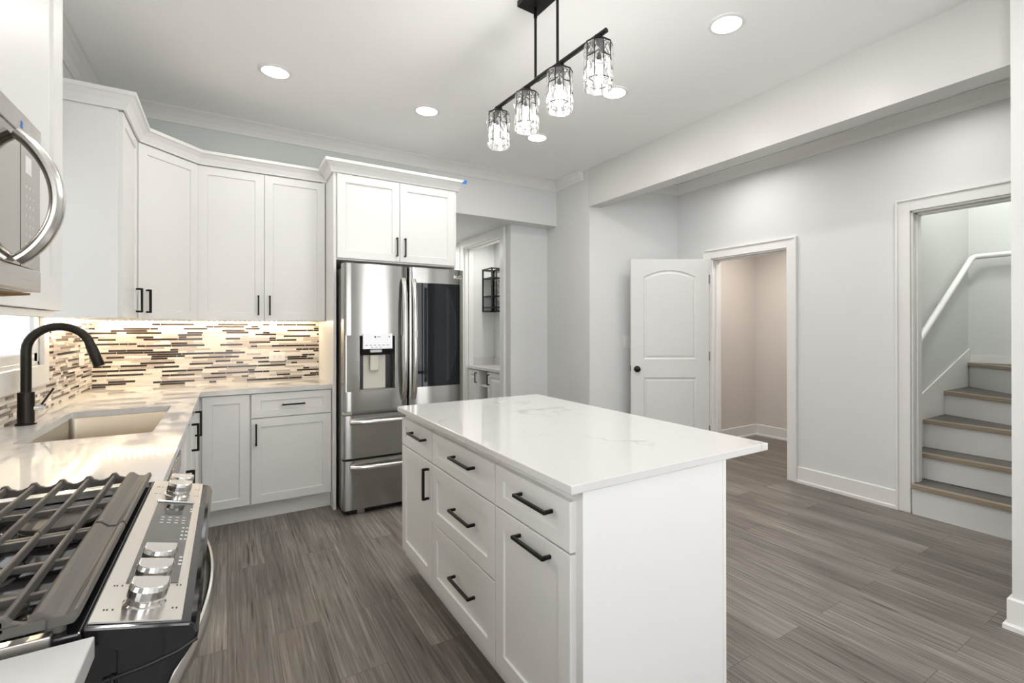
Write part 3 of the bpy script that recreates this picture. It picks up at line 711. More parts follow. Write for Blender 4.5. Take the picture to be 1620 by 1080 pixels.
# ------------------------------------------------------------------ mosaic backsplash
def mosaic(F, w_, zs, seed, name, label):
    """rows of little bars; zs = list of (z0, z1, u0, u1)"""
    rnd = random.Random(seed); b = MB(); ph = 0.0156; g = 0.0017; prev = []
    for z0, z1, u0, u1 in zs:
        b.fbox(F, u0, u1, z0, z1, 0.0, 0.0045, 0)
        nrow = int((z1 - z0) / ph)
        for r in range(nrow):
            v0 = z0 + g / 2 + r * ph; u = u0 - rnd.random() * 0.12; now = []
            while u < u1:
                k = rnd.choice([0.048, 0.048, 0.098, 0.098, 0.148, 0.148, 0.2])
                a, e_ = max(u, u0), min(u + k - g, u1)
                q = rnd.random()
                near = any(a < pe + 0.01 and e_ > pa - 0.01 for pa, pe in prev)
                mi = 3 if q < (0.16 if near else 0.44) else 4 if q < 0.60 else 2 if q < 0.8 else 1
                if mi == 3: now.append((a, e_))
                if e_ - a > 0.004:
                    t = 0.0062 if mi != 3 else 0.0066
                    vs = [F.P(a, v0, 0.004), F.P(e_, v0, 0.004), F.P(e_, v0 + ph - g, 0.004), F.P(a, v0 + ph - g, 0.004)]
                    vs += [F.P(a + .0006, v0 + .0006, t), F.P(e_ - .0006, v0 + .0006, t), F.P(e_ - .0006, v0 + ph - g - .0006, t), F.P(a + .0006, v0 + ph - g - .0006, t)]
                    b.add(vs, [(4, 5, 6, 7), (0, 1, 5, 4), (1, 2, 6, 5), (2, 3, 7, 6), (3, 0, 4, 7)], mi)
                u += k
            prev = now
    o = b.build(name, ['grout', 'tile_cream', 'tile_pale', 'tile_dark', 'tile_taupe'])
    return tag(o, label, 'backsplash')
mosaic(Frame((XL, YB - 0.001, 0), (1, 0, 0), (0, -1, 0)), 1.43, [(CT1, UZ0, 0.008, 1.436)], 5, 'backsplash', 'mosaic backsplash of dark brown and cream bars on the back wall')
mosaic(Frame((XL + 0.001, 0, 0), (0, 1, 0), (1, 0, 0)), 2, [(CT1, UZ0, 3.538, YB - 0.008), (CT1, WZ0 - 0.102, 1.7, 3.538)], 9, 'backsplash', 'mosaic backsplash of grey and cream bars on the left wall behind the faucet')

def outlet(F, u, v, w_, h, label):
    b = MB().fbox(F, u, u + w_, v, v + h, 0.0075, 0.0135)
    o = tag(b.build('electrical_outlet', 'white_plastic', bevel=0.002), label, 'outlet')
    for k in range(2):
        uc = u + w_ * (0.33 + 0.34 * k); vc = v + h / 2
        so = MB().fbox(F, uc - 0.016, uc + 0.016, vc - 0.016, vc + 0.016, 0.0135, 0.015).build('socket', 'white_plastic', o, 0.001)
        sl = MB()
        sl.fbox(F, uc - 0.007, uc + 0.002, vc + 0.005, vc + 0.007, 0.015, 0.0153).fbox(F, uc - 0.007, uc + 0.002, vc - 0.007, vc - 0.005, 0.015, 0.0153).fbox(F, uc + 0.006, uc + 0.010, vc - 0.002, vc + 0.002, 0.015, 0.0153)
        sl.build('slots', 'ink', so)
    return o
outlet(Frame((0, YB, 0), (1, 0, 0), (0, -1, 0)), 0.278, 1.064, 0.115, 0.075, 'white double outlet plate on the back mosaic backsplash')
outlet(Frame((XL, 0, 0), (0, 1, 0), (1, 0, 0)), 4.20, 1.095, 0.115, 0.075, 'white outlet plate on the left mosaic backsplash behind the faucet spout')

# under-cabinet LED strips
def led(p0, p1, label):
    p0, p1 = Vector(p0), Vector(p1); d_ = (p1 - p0); n_ = int(d_.length / 0.033); d1 = d_.normalized(); s_ = Vector((-d1.y, d1.x, 0))
    b = MB(); q = 0.005
    def bx(a, e, z0, z1, hw, mi): b.add([a + s_ * hw + Vector((0, 0, z0)), a - s_ * hw + Vector((0, 0, z0)), e - s_ * hw + Vector((0, 0, z0)), e + s_ * hw + Vector((0, 0, z0)), a + s_ * hw + Vector((0, 0, z1)), a - s_ * hw + Vector((0, 0, z1)), e - s_ * hw + Vector((0, 0, z1)), e + s_ * hw + Vector((0, 0, z1))], [(0, 1, 2, 3), (4, 5, 6, 7), (0, 1, 5, 4), (1, 2, 6, 5), (2, 3, 7, 6), (3, 0, 4, 7)], mi)
    bx(p0, p1, -0.002, 0, 0.005, 0)
    o = tag(b.build('led_strip', 'white_plastic'), label, 'light strip')
    bb = MB(); b2 = b
    b = bb
    for i in range(n_):
        a = p0 + d1 * (0.033 * (i + 0.5) - 0.004)
        bx(a, a + d1 * 0.008, -0.0045, -0.002, 0.004, 0)
    st = bb.build('diodes', 'led', o); st['kind'] = 'stuff'
    return o
led((-0.15, 4.50, UZ0 - 0.0005), (0.60, 4.50, UZ0 - 0.0005), 'lit LED strip under the double-door wall cabinet')
led((-0.73, 4.50, UZ0 - 0.0005), (-0.20, 4.50, UZ0 - 0.0005), 'lit LED strip under the back of the corner wall cabinet')
led((-0.73, 3.42, UZ0 - 0.0005), (-0.73, 4.46, UZ0 - 0.0005), 'lit LED strip under the left wall cabinets behind the faucet')
led((-0.55, 1.73, UZ0 - 0.0005), (-0.55, 2.24, UZ0 - 0.0005), 'lit LED strip under the wall cabinet right of the microwave')

# ------------------------------------------------------------------ refrigerator
FX0, FX1 = 0.678, 1.582
c = thing('refrigerator', 'stainless french-door refrigerator with dark glass panel', 'refrigerator', (1.13, 4.1, 0))
MB().box(FX0 + 0.008, FX1 - 0.008, 3.755, 4.50, 0.02, 1.765).build('body', 'steel_dark', c, 0.003)
MB().box(FX0 + 0.03, FX1 - 0.03, 3.80, 4.4, 0.0, 0.02).box(FX0 + 0.02, FX1 - 0.02, 3.715, 3.80, 0.012, 0.055).build('foot_grille', 'black_plastic', c)
FDY = 3.655
def curved(u0, u1, v0, v1, back=3.745, bulge=0.012, r=0.012, hole=None, k=12, mi=0):
    """door slab whose face bows towards the viewer, rounded at its vertical edges"""
    F_ = []
    pts = [(u0, back)]
    prof = []
    for i in range(k + 1):
        t = i / k; u = u0 + (u1 - u0) * t
        prof.append((u, FDY + bulge * (2 * t - 1) ** 2 * 1.0))
    prof[0] = (u0 + 0.0, prof[0][1] + r); prof.insert(1, (u0 + r * 0.3, prof[1][1] + r * 0.2)) if False else None
    line = [(u0, FDY + bulge + r), (u0 + r * 0.3, FDY + bulge + r * 0.25)] + [(u0 + r + (u1 - u0 - 2 * r) * i / k, FDY + bulge * (2 * ((r + (u1 - u0 - 2 * r) * i / k) / (u1 - u0)) - 1) ** 2) for i in range(k + 1)] + [(u1 - r * 0.3, FDY + bulge + r * 0.25), (u1, FDY + bulge + r)]
    return line
def door_slab(mb, u0, u1, v0, v1, back=3.745, bulge=0.010, mi=0):
    ln = curved(u0, u1, v0, v1, back, bulge)
    pts = [(u0, back)] + ln + [(u1, back)]
    mb.prism([(x, y, v0) for x, y in pts], (0, 0, v1 - v0), mi, True)
def fy(u, u0, u1, bulge=0.010): return FDY + bulge * (2 * (u - u0) / (u1 - u0) - 1) ** 2
# left door: the dispenser opening is left out of the slab
LZ0, LZ1 = 0.742, 1.792
D0, D1, E0, E1 = 0.782, 1.040, 0.880, 1.280
def slab_part(mb, ua, ub, v0, v1, u0, u1, back=3.745, bulge=0.010, k=8, ea=False, eb=False):
    r = 0.012; pts = []
    if ea: pts += [(u0, FDY + bulge + r), (u0 + r * .3, FDY + bulge + r * .25)]; ua_ = u0 + r
    else: ua_ = ua
    ub_ = u1 - r if eb else ub
    pts += [(ua_ + (ub_ - ua_) * i / k, fy(ua_ + (ub_ - ua_) * i / k, u0, u1, bulge)) for i in range(k + 1)]
    if eb: pts += [(u1 - r * .3, FDY + bulge + r * .25), (u1, FDY + bulge + r)]
    mb.prism([(x, y, v0) for x, y in [(pts[0][0], back)] + pts + [(pts[-1][0], back)]], (0, 0, v1 - v0), 0, True)
UL0, UL1 = FX0, 1.130
mb = MB()
slab_part(mb, UL0, UL1, E1, LZ1, UL0, UL1, ea=True, eb=True); slab_part(mb, UL0, UL1, LZ0, E0, UL0, UL1, ea=True, eb=True)
slab_part(mb, UL0, D0, E0, E1, UL0, UL1, ea=True); slab_part(mb, D1, UL1, E0, E1, UL0, UL1, eb=True)
ld = plabel(mb.build('door', 'steel', c), 'left door with water dispenser')
# dispenser niche
mb = MB(); yb_ = 3.742
mb.box(D0, D0 + 0.004, FDY + 0.006, yb_, E0, E1).box(D1 - 0.004, D1, FDY + 0.006, yb_, E0, E1).box(D0, D1, FDY + 0.006, yb_, E1 - 0.004, E1).box(D0, D1, FDY + 0.006, yb_, E0, E0 + 0.01)
dp = mb.build('dispenser_niche', 'steel_dark', ld)
MB().box(D0 + 0.045, D1 - 0.055, yb_ - 0.006, yb_, E0 + 0.01, E1 - 0.13).build('back_plate', 'cream_plastic', ld)
MB().box(D0 + 0.004, D0 + 0.045, yb_ - 0.004, yb_, E0 + 0.01, E1 - 0.004).box(D1 - 0.055, D1 - 0.004, yb_ - 0.004, yb_, E0 + 0.01, E1 - 0.004).build('niche_lining', 'black_plastic', ld)
mk = MB().box(0.806, 1.012, FDY - 0.010, FDY + 0.03, 1.182, 1.292)
for i in range(6): mk.box(0.822 + i * 0.030, 0.836 + i * 0.030, FDY - 0.0108, FDY - 0.0098, 1.206, 1.210, 1)
for i in range(3): mk.box(0.862 + i * 0.030, 0.874 + i * 0.030, FDY - 0.0108, FDY - 0.0098, 1.192, 1.195, 1)
mk.box(0.884, 0.896, FDY - 0.0108, FDY - 0.0098, 1.262, 1.274, 1).box(0.90, 0.93, FDY - 0.0108, FDY - 0.0098, 1.266, 1.270, 1).box(0.986, 0.994, FDY - 0.0108, FDY - 0.0098, 1.264, 1.273, 1)
fp = mk.build('dispenser_panel', ['disp_panel', 'ink'], ld)
mb = MB(); mb.prism([(D0 + 0.01, FDY + 0.02, 1.182), (D1 - 0.01, FDY + 0.02, 1.182), (D1 - 0.03, FDY + 0.06, 1.135), (D0 + 0.03, FDY + 0.06, 1.135)], (0, 0.02, 0)); mb.build('spout_hood', 'black_plastic', ld)
MB().box(0.862, 0.944, FDY + 0.012, FDY + 0.045, 1.155, 1.178).build('ice_chute', 'white_plastic', ld, 0.004)
MB().box(0.868, 0.930, yb_ - 0.040, yb_ - 0.02, 1.02, 1.135).build('paddle', 'cream_plastic', ld, 0.006)
# right door with the knock-on glass
UR0, UR1 = 1.138, FX1
mb = MB(); slab_part(mb, UR0, UR1, LZ0, LZ1, UR0, UR1, ea=True, eb=True, k=12)
rd = plabel(mb.build('door', 'steel', c), 'right door with dark glass panel')
G0, G1 = 1.200, 1.546
mb = MB(); pts = [(G0 + (G1 - G0) * i / 10, fy(G0 + (G1 - G0) * i / 10, UR0, UR1) - 0.003) for i in range(11)]
mb.prism([(x, y, 0.884) for x, y in pts] + [(x, y + 0.004, 0.884) for x, y in pts[::-1]], (0, 0, 1.676 - 0.884), 0, True)
plabel(mb.build('glass_panel', 'fridge_glass', rd), 'smoked black glass panel')
mb = MB(); ip = [(G0 + 0.055, 0.92), (G1 - 0.09, 0.92)] + [(G1 - 0.09 + 0.075 * math.sin(math.pi * i / 12), 0.92 + (1.64 - 0.92) * i / 12) for i in range(1, 12)] + [(G1 - 0.09, 1.64), (G0 + 0.055, 1.64)]
mb.prism([(u, fy(u, UR0, UR1) - 0.0032, v) for u, v in ip], (0, -0.0006, 0)); mb.build('window_tint', 'inner_glass', rd)
# logo: a ring emblem and two letters
def text(name, body, loc, size, rot, m, parent):
    cu = bpy.data.curves.new(name, 'FONT'); cu.body = body; cu.size = size; cu.extrude = 0.0004; cu.materials.append(M[m])
    t = bpy.data.objects.new(name, cu); COL.objects.link(t)
    bpy.context.view_layer.update()
    me = bpy.data.meshes.new_from_object(t.evaluated_get(bpy.context.evaluated_depsgraph_get()))
    bpy.data.objects.remove(t)
    o = bpy.data.objects.new(name, me); COL.objects.link(o); o.parent = parent
    if not me.materials: me.materials.append(M[m])
    o.location = Vector(loc) - OFF[parent.as_pointer()]; o.rotation_euler = rot; return o
ly = fy(1.52, UR0, UR1) - 0.0015
text('logo_letters', 'LG', (1.517, ly + 0.0005, 1.722), 0.036, (math.pi / 2, 0, 0), 'pale_ink', rd)
mb = MB(); mb.lathe([(0.0005, 0), (0.013, 0), (0.013, 0.001), (0.0005, 0.001)], (1.500, ly + 0.001, 1.735), 24, 0, (0, -1, 0))
lo = mb.build('logo_emblem', 'pale_ink', rd)
mb = MB(); mb.tube([(1.500 + 0.0095 * math.cos(t), ly - 0.0004, 1.735 + 0.0095 * math.sin(t)) for t in [math.radians(a) for a in range(90, 370, 20)]], 0.0008, 6).box(1.4985, 1.5, ly - 0.001, ly, 1.731, 1.741).box(1.4985, 1.504, ly - 0.001, ly, 1.731, 1.7322).box(1.494, 1.4965, ly - 0.001, ly, 1.738, 1.7405)
mb.build('emblem_lines', 'ink', lo)
# freezer drawers
for i, (v0, v1) in enumerate(((0.408, 0.712), (0.045, 0.392))):
    mb = MB(); slab_part(mb, FX0, FX1, v0, v1, FX0, FX1, ea=True, eb=True, k=14)
    dr = plabel(mb.build('freezer_drawer', 'steel', c), ('upper', 'lower')[i] + ' freezer drawer')
    hb = []
    for j in range(21):
        t = j / 20; u = FX0 + 0.045 + (FX1 - FX0 - 0.09) * t
        hb.append((u, fy(u, FX0, FX1) - 0.012 - 0.050 * (1 - (2 * t - 1) ** 2) ** 0.6, v1 - 0.048))
    mb = MB(); mb.tube(hb, 0.017, 14, 0, True, (1.0, 0.62)); mb.build('handle', 'satin', dr)
# long bowed door handles
for u, dr, ud0, ud1 in ((1.098, ld, UL0, UL1), (1.172, rd, UR0, UR1)):
    hb = []
    for j in range(25):
        t = j / 24; v = 0.80 + (1.70 - 0.80) * t
        hb.append((u, fy(u, ud0, ud1) - 0.006 - 0.058 * (1 - (2 * t - 1) ** 2) ** 0.55, v))
    mb = MB(); mb.tube(hb, 0.018, 14, 0, True, (0.62, 1.0)); ho = mb.build('handle', 'satin', dr)
    if dr is rd: MB().box(u - 0.007, u + 0.007, FDY - 0.079, FDY - 0.070, 1.26, 1.315).build('push_button', 'chrome', ho, 0.002)
for u in (FX0 + 0.02, FX1 - 0.08): MB().box(u, u + 0.06, 3.70, 3.80, 1.766, 1.800).build('hinge_cover', 'steel_dark', c, 0.003)
MB().box(FX0 + 0.004, FX0 + 0.06, 3.680, 3.74, 0.716, 0.738).build('mid_hinge', 'chrome', c)
MB().box(FX0 + 0.10, FX0 + 0.15, 3.70, 3.76, 0.0, 0.035).build('leveling_foot', 'steel_dark', c)

# ------------------------------------------------------------------ range
RY0, RY1 = 0.903, 1.676
RXF = -0.165
c = thing('gas_range', 'black and stainless gas range with iron grates at lower left', 'range', (-0.45, 1.29, 0))
mb = MB(); mb.box(XL + 0.01, -0.13, RY0 + 0.006, RY1 - 0.006, 0.03, 0.90); mb.build('body', 'gloss_black', c)
mb = MB(); mb.box(XL + 0.01, RXF, RY0 - 0.004, RY1 + 0.004, 0.890, 0.904); mb.box(RXF - 0.03, RXF, RY0 - 0.004, RY1 + 0.004, 0.904, 0.921).box(XL + 0.01, XL + 0.05, RY0 - 0.004, RY1 + 0.004, 0.904, 0.921); ck = mb.build('cooktop', 'gloss_black', c, 0.003)
for y_ in (RY1 - 0.018, RY0): MB().box(XL + 0.05, RXF - 0.03, y_, y_ + 0.018, 0.9045, 0.924).build('cooktop_edge', 'steel_y', ck, 0.002)
# console
prof = [(RXF - 0.002, 0.924), (-0.046, 0.8925), (-0.040, 0.887), (-0.036, 0.876), (-0.038, 0.866), (-0.066, 0.825), (-0.088, 0.77), (-0.130, 0.76), (-0.130, 0.88), (RXF - 0.002, 0.90)]
mb = MB(); mb.prism([(x, RY0 + 0.002, z) for x, z in prof], (0, RY1 - RY0 - 0.004, 0)); cs = mb.build('console', 'gloss_black', c, 0.004)
sl = Vector((-0.050 - RXF, 0, 0.893 - 0.924)).normalized(); nm = Vector((-sl.z, 0, sl.x))
class Slope:
    def P(s, a, y, h): return Vector((RXF, 0, 0.924)) + sl * a + nm * h + Vector((0, y, 0))
SP = Slope()
def sbox(mb, a0, a1, y0, y1, h0, h1, mi=0):
    vs = [SP.P(a, y, h) for h in (h0, h1) for y in (y0, y1) for a in (a0, a1)]
    return mb.add(vs, [(0, 2, 3, 1), (4, 5, 7, 6), (0, 1, 5, 4), (2, 6, 7, 3), (0, 4, 6, 2), (1, 3, 7, 5)], mi)
mb = MB(); sbox(mb, 0.004, 0.111, RY0 + 0.010, RY1 - 0.008, 0.0005, 0.003)
for yk in (0.945, 1.025, 1.545, 1.605):
    for a_ in (0.014, 0.0175, 0.024, 0.096, 0.101): sbox(mb, a_, a_ + 0.0022, yk, yk + 0.005, 0.003, 0.0033, 1)
cp_ = mb.build('control_panel', ['steel_y', 'ink'], c)
mb = MB(); sbox(mb, 0.028, 0.098, 1.035, 1.475, 0.003, 0.0042); tpm = mb
for i in range(4):
    for j in range(3): sbox(mb, 0.032 + i * 0.013 + 0.012, 0.038 + i * 0.013 + 0.012, 1.367 - j * 0.018, 1.370 - j * 0.018, 0.0042, 0.0046, 1)
for j in range(4):
    for i in range(2): sbox(mb, 0.074 + i * 0.007 + 0.012, 0.078 + i * 0.007 + 0.012, 1.30 - j * 0.022, 1.306 - j * 0.022, 0.0042, 0.0046, 1)
for j in range(3): sbox(mb, 0.050 + 0.012, 0.055 + 0.012, 1.20 - j * 0.02, 1.206 - j * 0.02, 0.0042, 0.0046, 1)
for j in range(2): sbox(mb, 0.082 + 0.012, 0.087 + 0.012, 1.43 - j * 0.018, 1.436 - j * 0.018, 0.0042, 0.0046, 1)
for j in range(3): sbox(mb, 0.080 + 0.012, 0.085 + 0.012, 1.14 - j * 0.016, 1.146 - j * 0.016, 0.0042, 0.0046, 1)
td = plabel(mb.build('touch_panel', ['panel_grey', 'pale_ink'], cp_), 'smoked glass touch panel')
mb = MB(); sbox(mb, 0.025, 0.101, 1.475, 1.49, 0.003, 0.008); mb.build('panel_rim', 'chrome', cp_, 0.003)
mb = MB(); sbox(mb, 0.036 + 0.012, 0.068 + 0.012, 1.385, 1.455, 0.0042, 0.0048); mb.build('display', 'dark_screen', td)
for yk in (1.605, 1.540, 1.105, 1.034, 0.962):
    b = MB(); ctr = SP.P(0.060, yk, 0.003)
    b.lathe([(0.027, 0.0), (0.027, 0.004), (0.0245, 0.006), (0.0245, 0.014), (0.001, 0.014)], ctr, 32, 0, nm)
    ko = b.build('knob', 'chrome', cp_)
    b = MB(); pts = []; hh = 0.025
    for i in range(13):                                  # D-shaped grip with its round nose towards the near end
        t = math.radians(180 + 180 * i / 12); pts.append((hh * math.cos(t), -0.002 + 0.026 * math.sin(t)))
    pts += [(hh, 0.022), (-hh, 0.022)]
    k = len(pts); lv_ = [(0.014, 1.0), (0.027, 1.0), (0.033, 0.93), (0.034, 0.88)]
    R_s = [[SP.P(0.060 + a * f_, yk + y_ * f_, 0.003 + h_ ) for a, y_ in pts] for h_, f_ in lv_]
    for ra_, rb_ in zip(R_s, R_s[1:]): b.add(ra_ + rb_, [(i, (i + 1) % k, k + (i + 1) % k, k + i) for i in range(k)])
    b.add(R_s[0], [list(range(k))[::-1]]); b.add(R_s[-1], [[i, (i + 1) % (k - 2) if i < k - 3 else k - 2, k - 1] for i in range(k - 3)] if False else [list(range(k))])
    b.build('grip', 'satin', ko, 0.0015, 2)
# oven door, handle, drawer
MB().box(-0.130, -0.088, RY0 + 0.008, RY1 - 0.008, 0.20, 0.745).build('oven_door', 'steel_y', c, 0.004)
MB().box(-0.130, -0.092, RY0 + 0.008, RY1 - 0.008, 0.045, 0.192).build('warming_drawer', 'steel_y', c, 0.004)
hb = []
for i in range(29):
    t = i / 28; y = RY0 + 0.004 + (RY1 - RY0 - 0.008) * t
    hb.append((-0.082 + 0.052 * (1 - (2 * t - 1) ** 2), y, 0.782))
hd = MB().tube(hb, 0.017, 14, 0, True, (1.25, 0.55)); hd.build('oven_handle', 'satin', c)
mb = MB(); mb.box(-0.45, -0.16, RY0 + 0.0035, RY0 + 0.0065, 0.70, 0.835).box(-0.445, -0.2, RY0 + 0.002, RY0 + 0.004, 0.815, 0.822).box(-0.445, -0.2, RY0 + 0.002, RY0 + 0.004, 0.795, 0.802)
mb.build('side_vent', 'black_plastic', c, 0.002)
MB().tube([(-0.145, RY0 + 0.004, 0.842), (-0.10, RY0 + 0.002, 0.847), (-0.06, RY0 + 0.002, 0.856), (-0.038, RY0 + 0.004, 0.866)], 0.003, 8).tube([(-0.135, RY0 + 0.003, 0.846), (-0.135, RY0 + 0.003, 0.60)], 0.003, 8).build('side_seam', 'black_plastic', c)
# burners
for bx_, by_, br_, nm_ in ((-0.295, 1.435, 0.064, 'front right'), (-0.400, 1.225, 0.066, 'center'), (-0.300, 1.015, 0.056, 'front left'), (-0.60, 1.46, 0.045, 'rear right'), (-0.60, 1.02, 0.045, 'rear left')):
    b = MB(); b.lathe([(br_ * 1.55, 0.0), (br_ * 1.5, 0.003), (br_ * 1.12, 0.004), (br_ * 1.05, 0.001)], (bx_, by_, 0.904), 40)
    bo = plabel(b.build('burner', 'gloss_black', ck), nm_ + ' burner')
    MB().lathe([(br_ * 0.94, 0.001), (br_ * 0.98, 0.003), (br_ * 0.98, 0.014), (br_ * 0.94, 0.017), (0.001, 0.017)], (bx_, by_, 0.904), 40).build('burner_ring', 'satin', bo)
    MB().lathe([(br_ * 0.98, 0.017), (br_ * 1.03, 0.019), (br_ * 1.02, 0.025), (br_ * 0.95, 0.0275), (0.001, 0.0285)], (bx_, by_, 0.904), 40).build('burner_cap', 'iron', bo)
    MB().tube([(bx_ - br_ * 1.15, by_ - 0.006, 0.906), (bx_ - br_ * 1.35, by_ - 0.004, 0.914), (bx_ - br_ * 1.5, by_ + 0.003, 0.910)], 0.004, 8).build('igniter', 'chrome', bo)
# grates, two sections
ym = 1.272
for (ya, ye, nm_) in ((ym + 0.002, RY1 - 0.006, 'far grate section'), (RY0 + 0.004, ym - 0.002, 'near grate section')):
    b = MB(); zt = 0.957
    # broad hollow front rail along y
    rp = [(x_ - 0.006, z_) for x_, z_ in [(-0.214, 0.948), (-0.206, 0.957), (-0.199, 0.956), (-0.188, 0.946), (-0.176, 0.944), (-0.169, 0.950), (-0.164, 0.950), (-0.162, 0.940), (-0.168, 0.931), (-0.190, 0.930), (-0.208, 0.936)]]
    b.prism([(x, ya + 0.003, z) for x, z in rp], (0, ye - ya - 0.006, 0), 0, True)
    xs_ = [-0.243 - 0.0485 * i for i in range(10)]
    for x in xs_: b.prism([(x - 0.0038, ya, 0.940), (x + 0.0038, ya, 0.940), (x + 0.0032, ya, zt - 0.002), (x, ya, zt), (x - 0.0032, ya, zt - 0.002)], (0, ye - ya, 0))
    for yy in ((1.452,) if nm_[0] == 'f' else (1.135, 1.01)): b.box(-0.70, -0.206, yy - 0.005, yy + 0.005, 0.934, 0.945)
    # end rails with scalloped crests
    for ye_, sg in ((ye - 0.010, 1), (ya, -1)):
        b.box(-0.70, -0.200, ye_, ye_ + 0.010, 0.932, 0.9465)
        if (sg > 0) == (nm_[0] == 'f'):
            for x in xs_: b.prism([(x - 0.020, ye_, 0.9465), (x + 0.020, ye_, 0.9465), (x + 0.010, ye_, 0.951), (x + 0.004, ye_, 0.960), (x - 0.004, ye_, 0.960), (x - 0.010, ye_, 0.951)], (0, 0.010, 0))
    for xx in (-0.190, -0.66):
        for yy in (ya + 0.012, ye - 0.012): b.lathe([(0.007, 0.0), (0.007, 0.014)], (xx, yy, 0.9205), 12)
    plabel(b.build('grate', 'iron', c, 0.0012, 1), nm_)

# ------------------------------------------------------------------ microwave over the range
c = thing('microwave_oven', 'stainless over-the-range microwave with bowed handle at far left', 'microwave', (-0.58, 1.3, 1.415))
MX = -0.385
MB().box(XL + 0.003, MX - 0.03, 0.915, 1.690, 1.415, 1.812).build('body', 'steel_dark', c)
MB().box(MX - 0.03, MX, 0.915, 1.555, 1.470, 1.765).build('door', 'mirror_steel', c, 0.002)
mb = MB().box(MX - 0.03, MX, 1.5575, 1.690, 1.470, 1.765)
for i in range(7):
    for j in range(3): mb.box(MX, MX + 0.0006, 1.592 + j * 0.024, 1.595 + j * 0.024, 1.52 + i * 0.022, 1.526 + i * 0.022, 1)
ctl = mb.build('control_panel', ['mirror_steel', 'pale_ink'], c)
MB().box(MX, MX + 0.0006, 1.585, 1.625, 1.685, 1.725).build('sticker', 'white_plastic', ctl)
MB().box(MX - 0.03, MX + 0.002, 0.915, 1.690, 1.767, 1.812).build('top_vent', 'steel_y', c, 0.002)
MB().box(MX - 0.03, MX + 0.002, 0.915, 1.690, 1.418, 1.468).build('bottom_trim', 'steel_y', c, 0.002)
hb = []
for i in range(25):
    t = i / 24; hb.append((MX + 0.006 + 0.062 * (1 - (2 * t - 1) ** 2) ** 0.85, 1.515, 1.478 + (1.752 - 1.478) * t))
MB().tube(hb, 0.019, 14, 0, True, (0.7, 1.25)).build('handle', 'satin', c)
MB().box(MX + 0.0022, MX + 0.0028, 1.30, 1.600, 1.762, 1.806).build('protective_film', 'film', c)
MB().box(MX + 0.003, MX + 0.0034, 1.545, 1.556, 1.775, 1.79).build('tape_bit', 'tape', c)
MB().add([(-0.42, 1.45, 1.410), (-0.38, 1.60, 1.412), (-0.385, 1.62, 1.408), (-0.40, 1.50, 1.398), (-0.44, 1.44, 1.400)], [(0, 1, 2, 3, 4)]).build('paper_flap', 'paper', c)

# ------------------------------------------------------------------ island
IX0, IX1, IY0, IY1 = 0.756, 1.632, 1.047, 2.629
FI = 0.802                                     # carcass front plane (doors stand out to .782)
b = MB().box(IX0, IX1, IY0, IY1, 0.889, 0.915)
tag(b.build('island_countertop', 'quartz', loc=(IX0, IY0, 0.889), bevel=0.003), 'white veined quartz slab on the kitchen island', 'countertop')
units = [('white narrow island cabinet at the far end with one drawer over one door', 2.176, 2.632), ('white island cabinet in the middle with three stacked drawers', 1.541, 2.174), ('white island cabinet nearest the camera with drawer over pull-out door', 1.077, 1.539)]
IZ0, IZT = 0.112, 0.888
for lab, ya, ye in units:
    c = thing('island_cabinet', lab, 'cabinet', (1.1, (ya + ye) / 2, 0))
    MB().box(FI, 1.385, ya, ye - 0.0005, IZ0, IZT).build('body', 'cab', c)
    MB().box(FI + 0.07, 1.385, ya, ye - 0.0005, 0, IZ0).build('toe_kick', 'cab', c)
    F_ = Frame((FI, ye, IZ0), (0, -1, 0), (-1, 0, 0)); w_ = ye - ya
    if 'three' in lab:
        wf = w_ - 0.006
        front(c, F_, 0.003, 0.602, wf, 0.140, 'drawer', (w_ / 2 + 0.055, 0.690, False, 0.20))
        front(c, F_, 0.003, 0.334, wf, 0.262, 'drawer', (w_ / 2 + 0.055, 0.475, False, 0.20))
        front(c, F_, 0.003, 0.044, wf, 0.284, 'drawer', (w_ / 2 + 0.055, 0.200, False, 0.20))
    elif 'narrow' in lab:
        front(c, F_, 0.003, 0.602, w_ - 0.006, 0.140, 'drawer', (0.285, 0.692, False, 0.20))
        front(c, F_, 0.003, 0.044, w_ - 0.006, 0.552, 'door', (w_ - 0.036, 0.497, True, 0.145))
    else:
        front(c, F_, 0.003, 0.602, w_ - 0.016, 0.140, 'drawer', (0.275, 0.692, False, 0.185))
        front(c, F_, 0.003, 0.044, w_ - 0.016, 0.552, 'door', (0.265, 0.557, False, 0.185))
b = MB().box(0.800, 1.400, 1.055, 1.076, 0, 0.888)
b.box(1.386, 1.402, 1.053, 1.055, 0, 0.888)
tag(b.build('island_end_panel', 'cab', bevel=0.001, seg=1), 'plain white end panel of the kitchen island facing the camera', 'panel')
b = MB().box(1.386, 1.402, 1.077, 2.632, 0, 0.888)
tag(b.build('island_back_panel', 'cab'), 'white back panel of the island on the seating side', 'panel')

# ------------------------------------------------------------------ pendant
c = thing('pendant_light', 'black linear pendant with four crystal shades above the island', 'pendant light', (1.275, 2.0, 2.56))
A_, B_ = Vector((1.258, 2.462, 2.56)), Vector((1.307, 1.560, 2.56))
dirp = (B_ - A_).normalized(); sd = Vector((-dirp.y, dirp.x, 0))
cc = Vector((1.273, 2.02, 0))
def obox(mb, ctr, hl, hw, z0, z1):
    p = [ctr + dirp * a + sd * e for a, e in ((-hl, -hw), (hl, -hw), (hl, hw), (-hl, hw))]
    mb.add([(q.x, q.y, z0) for q in p] + [(q.x, q.y, z1) for q in p], [(3, 2, 1, 0), (4, 5, 6, 7), (0, 1, 5, 4), (1, 2, 6, 5), (2, 3, 7, 6), (3, 0, 4, 7)])
mb = MB(); obox(mb, Vector((1.268, 1.967, 0)), 0.150, 0.062, 2.92, ZC); mb.build('canopy', 'black', c, 0.002)
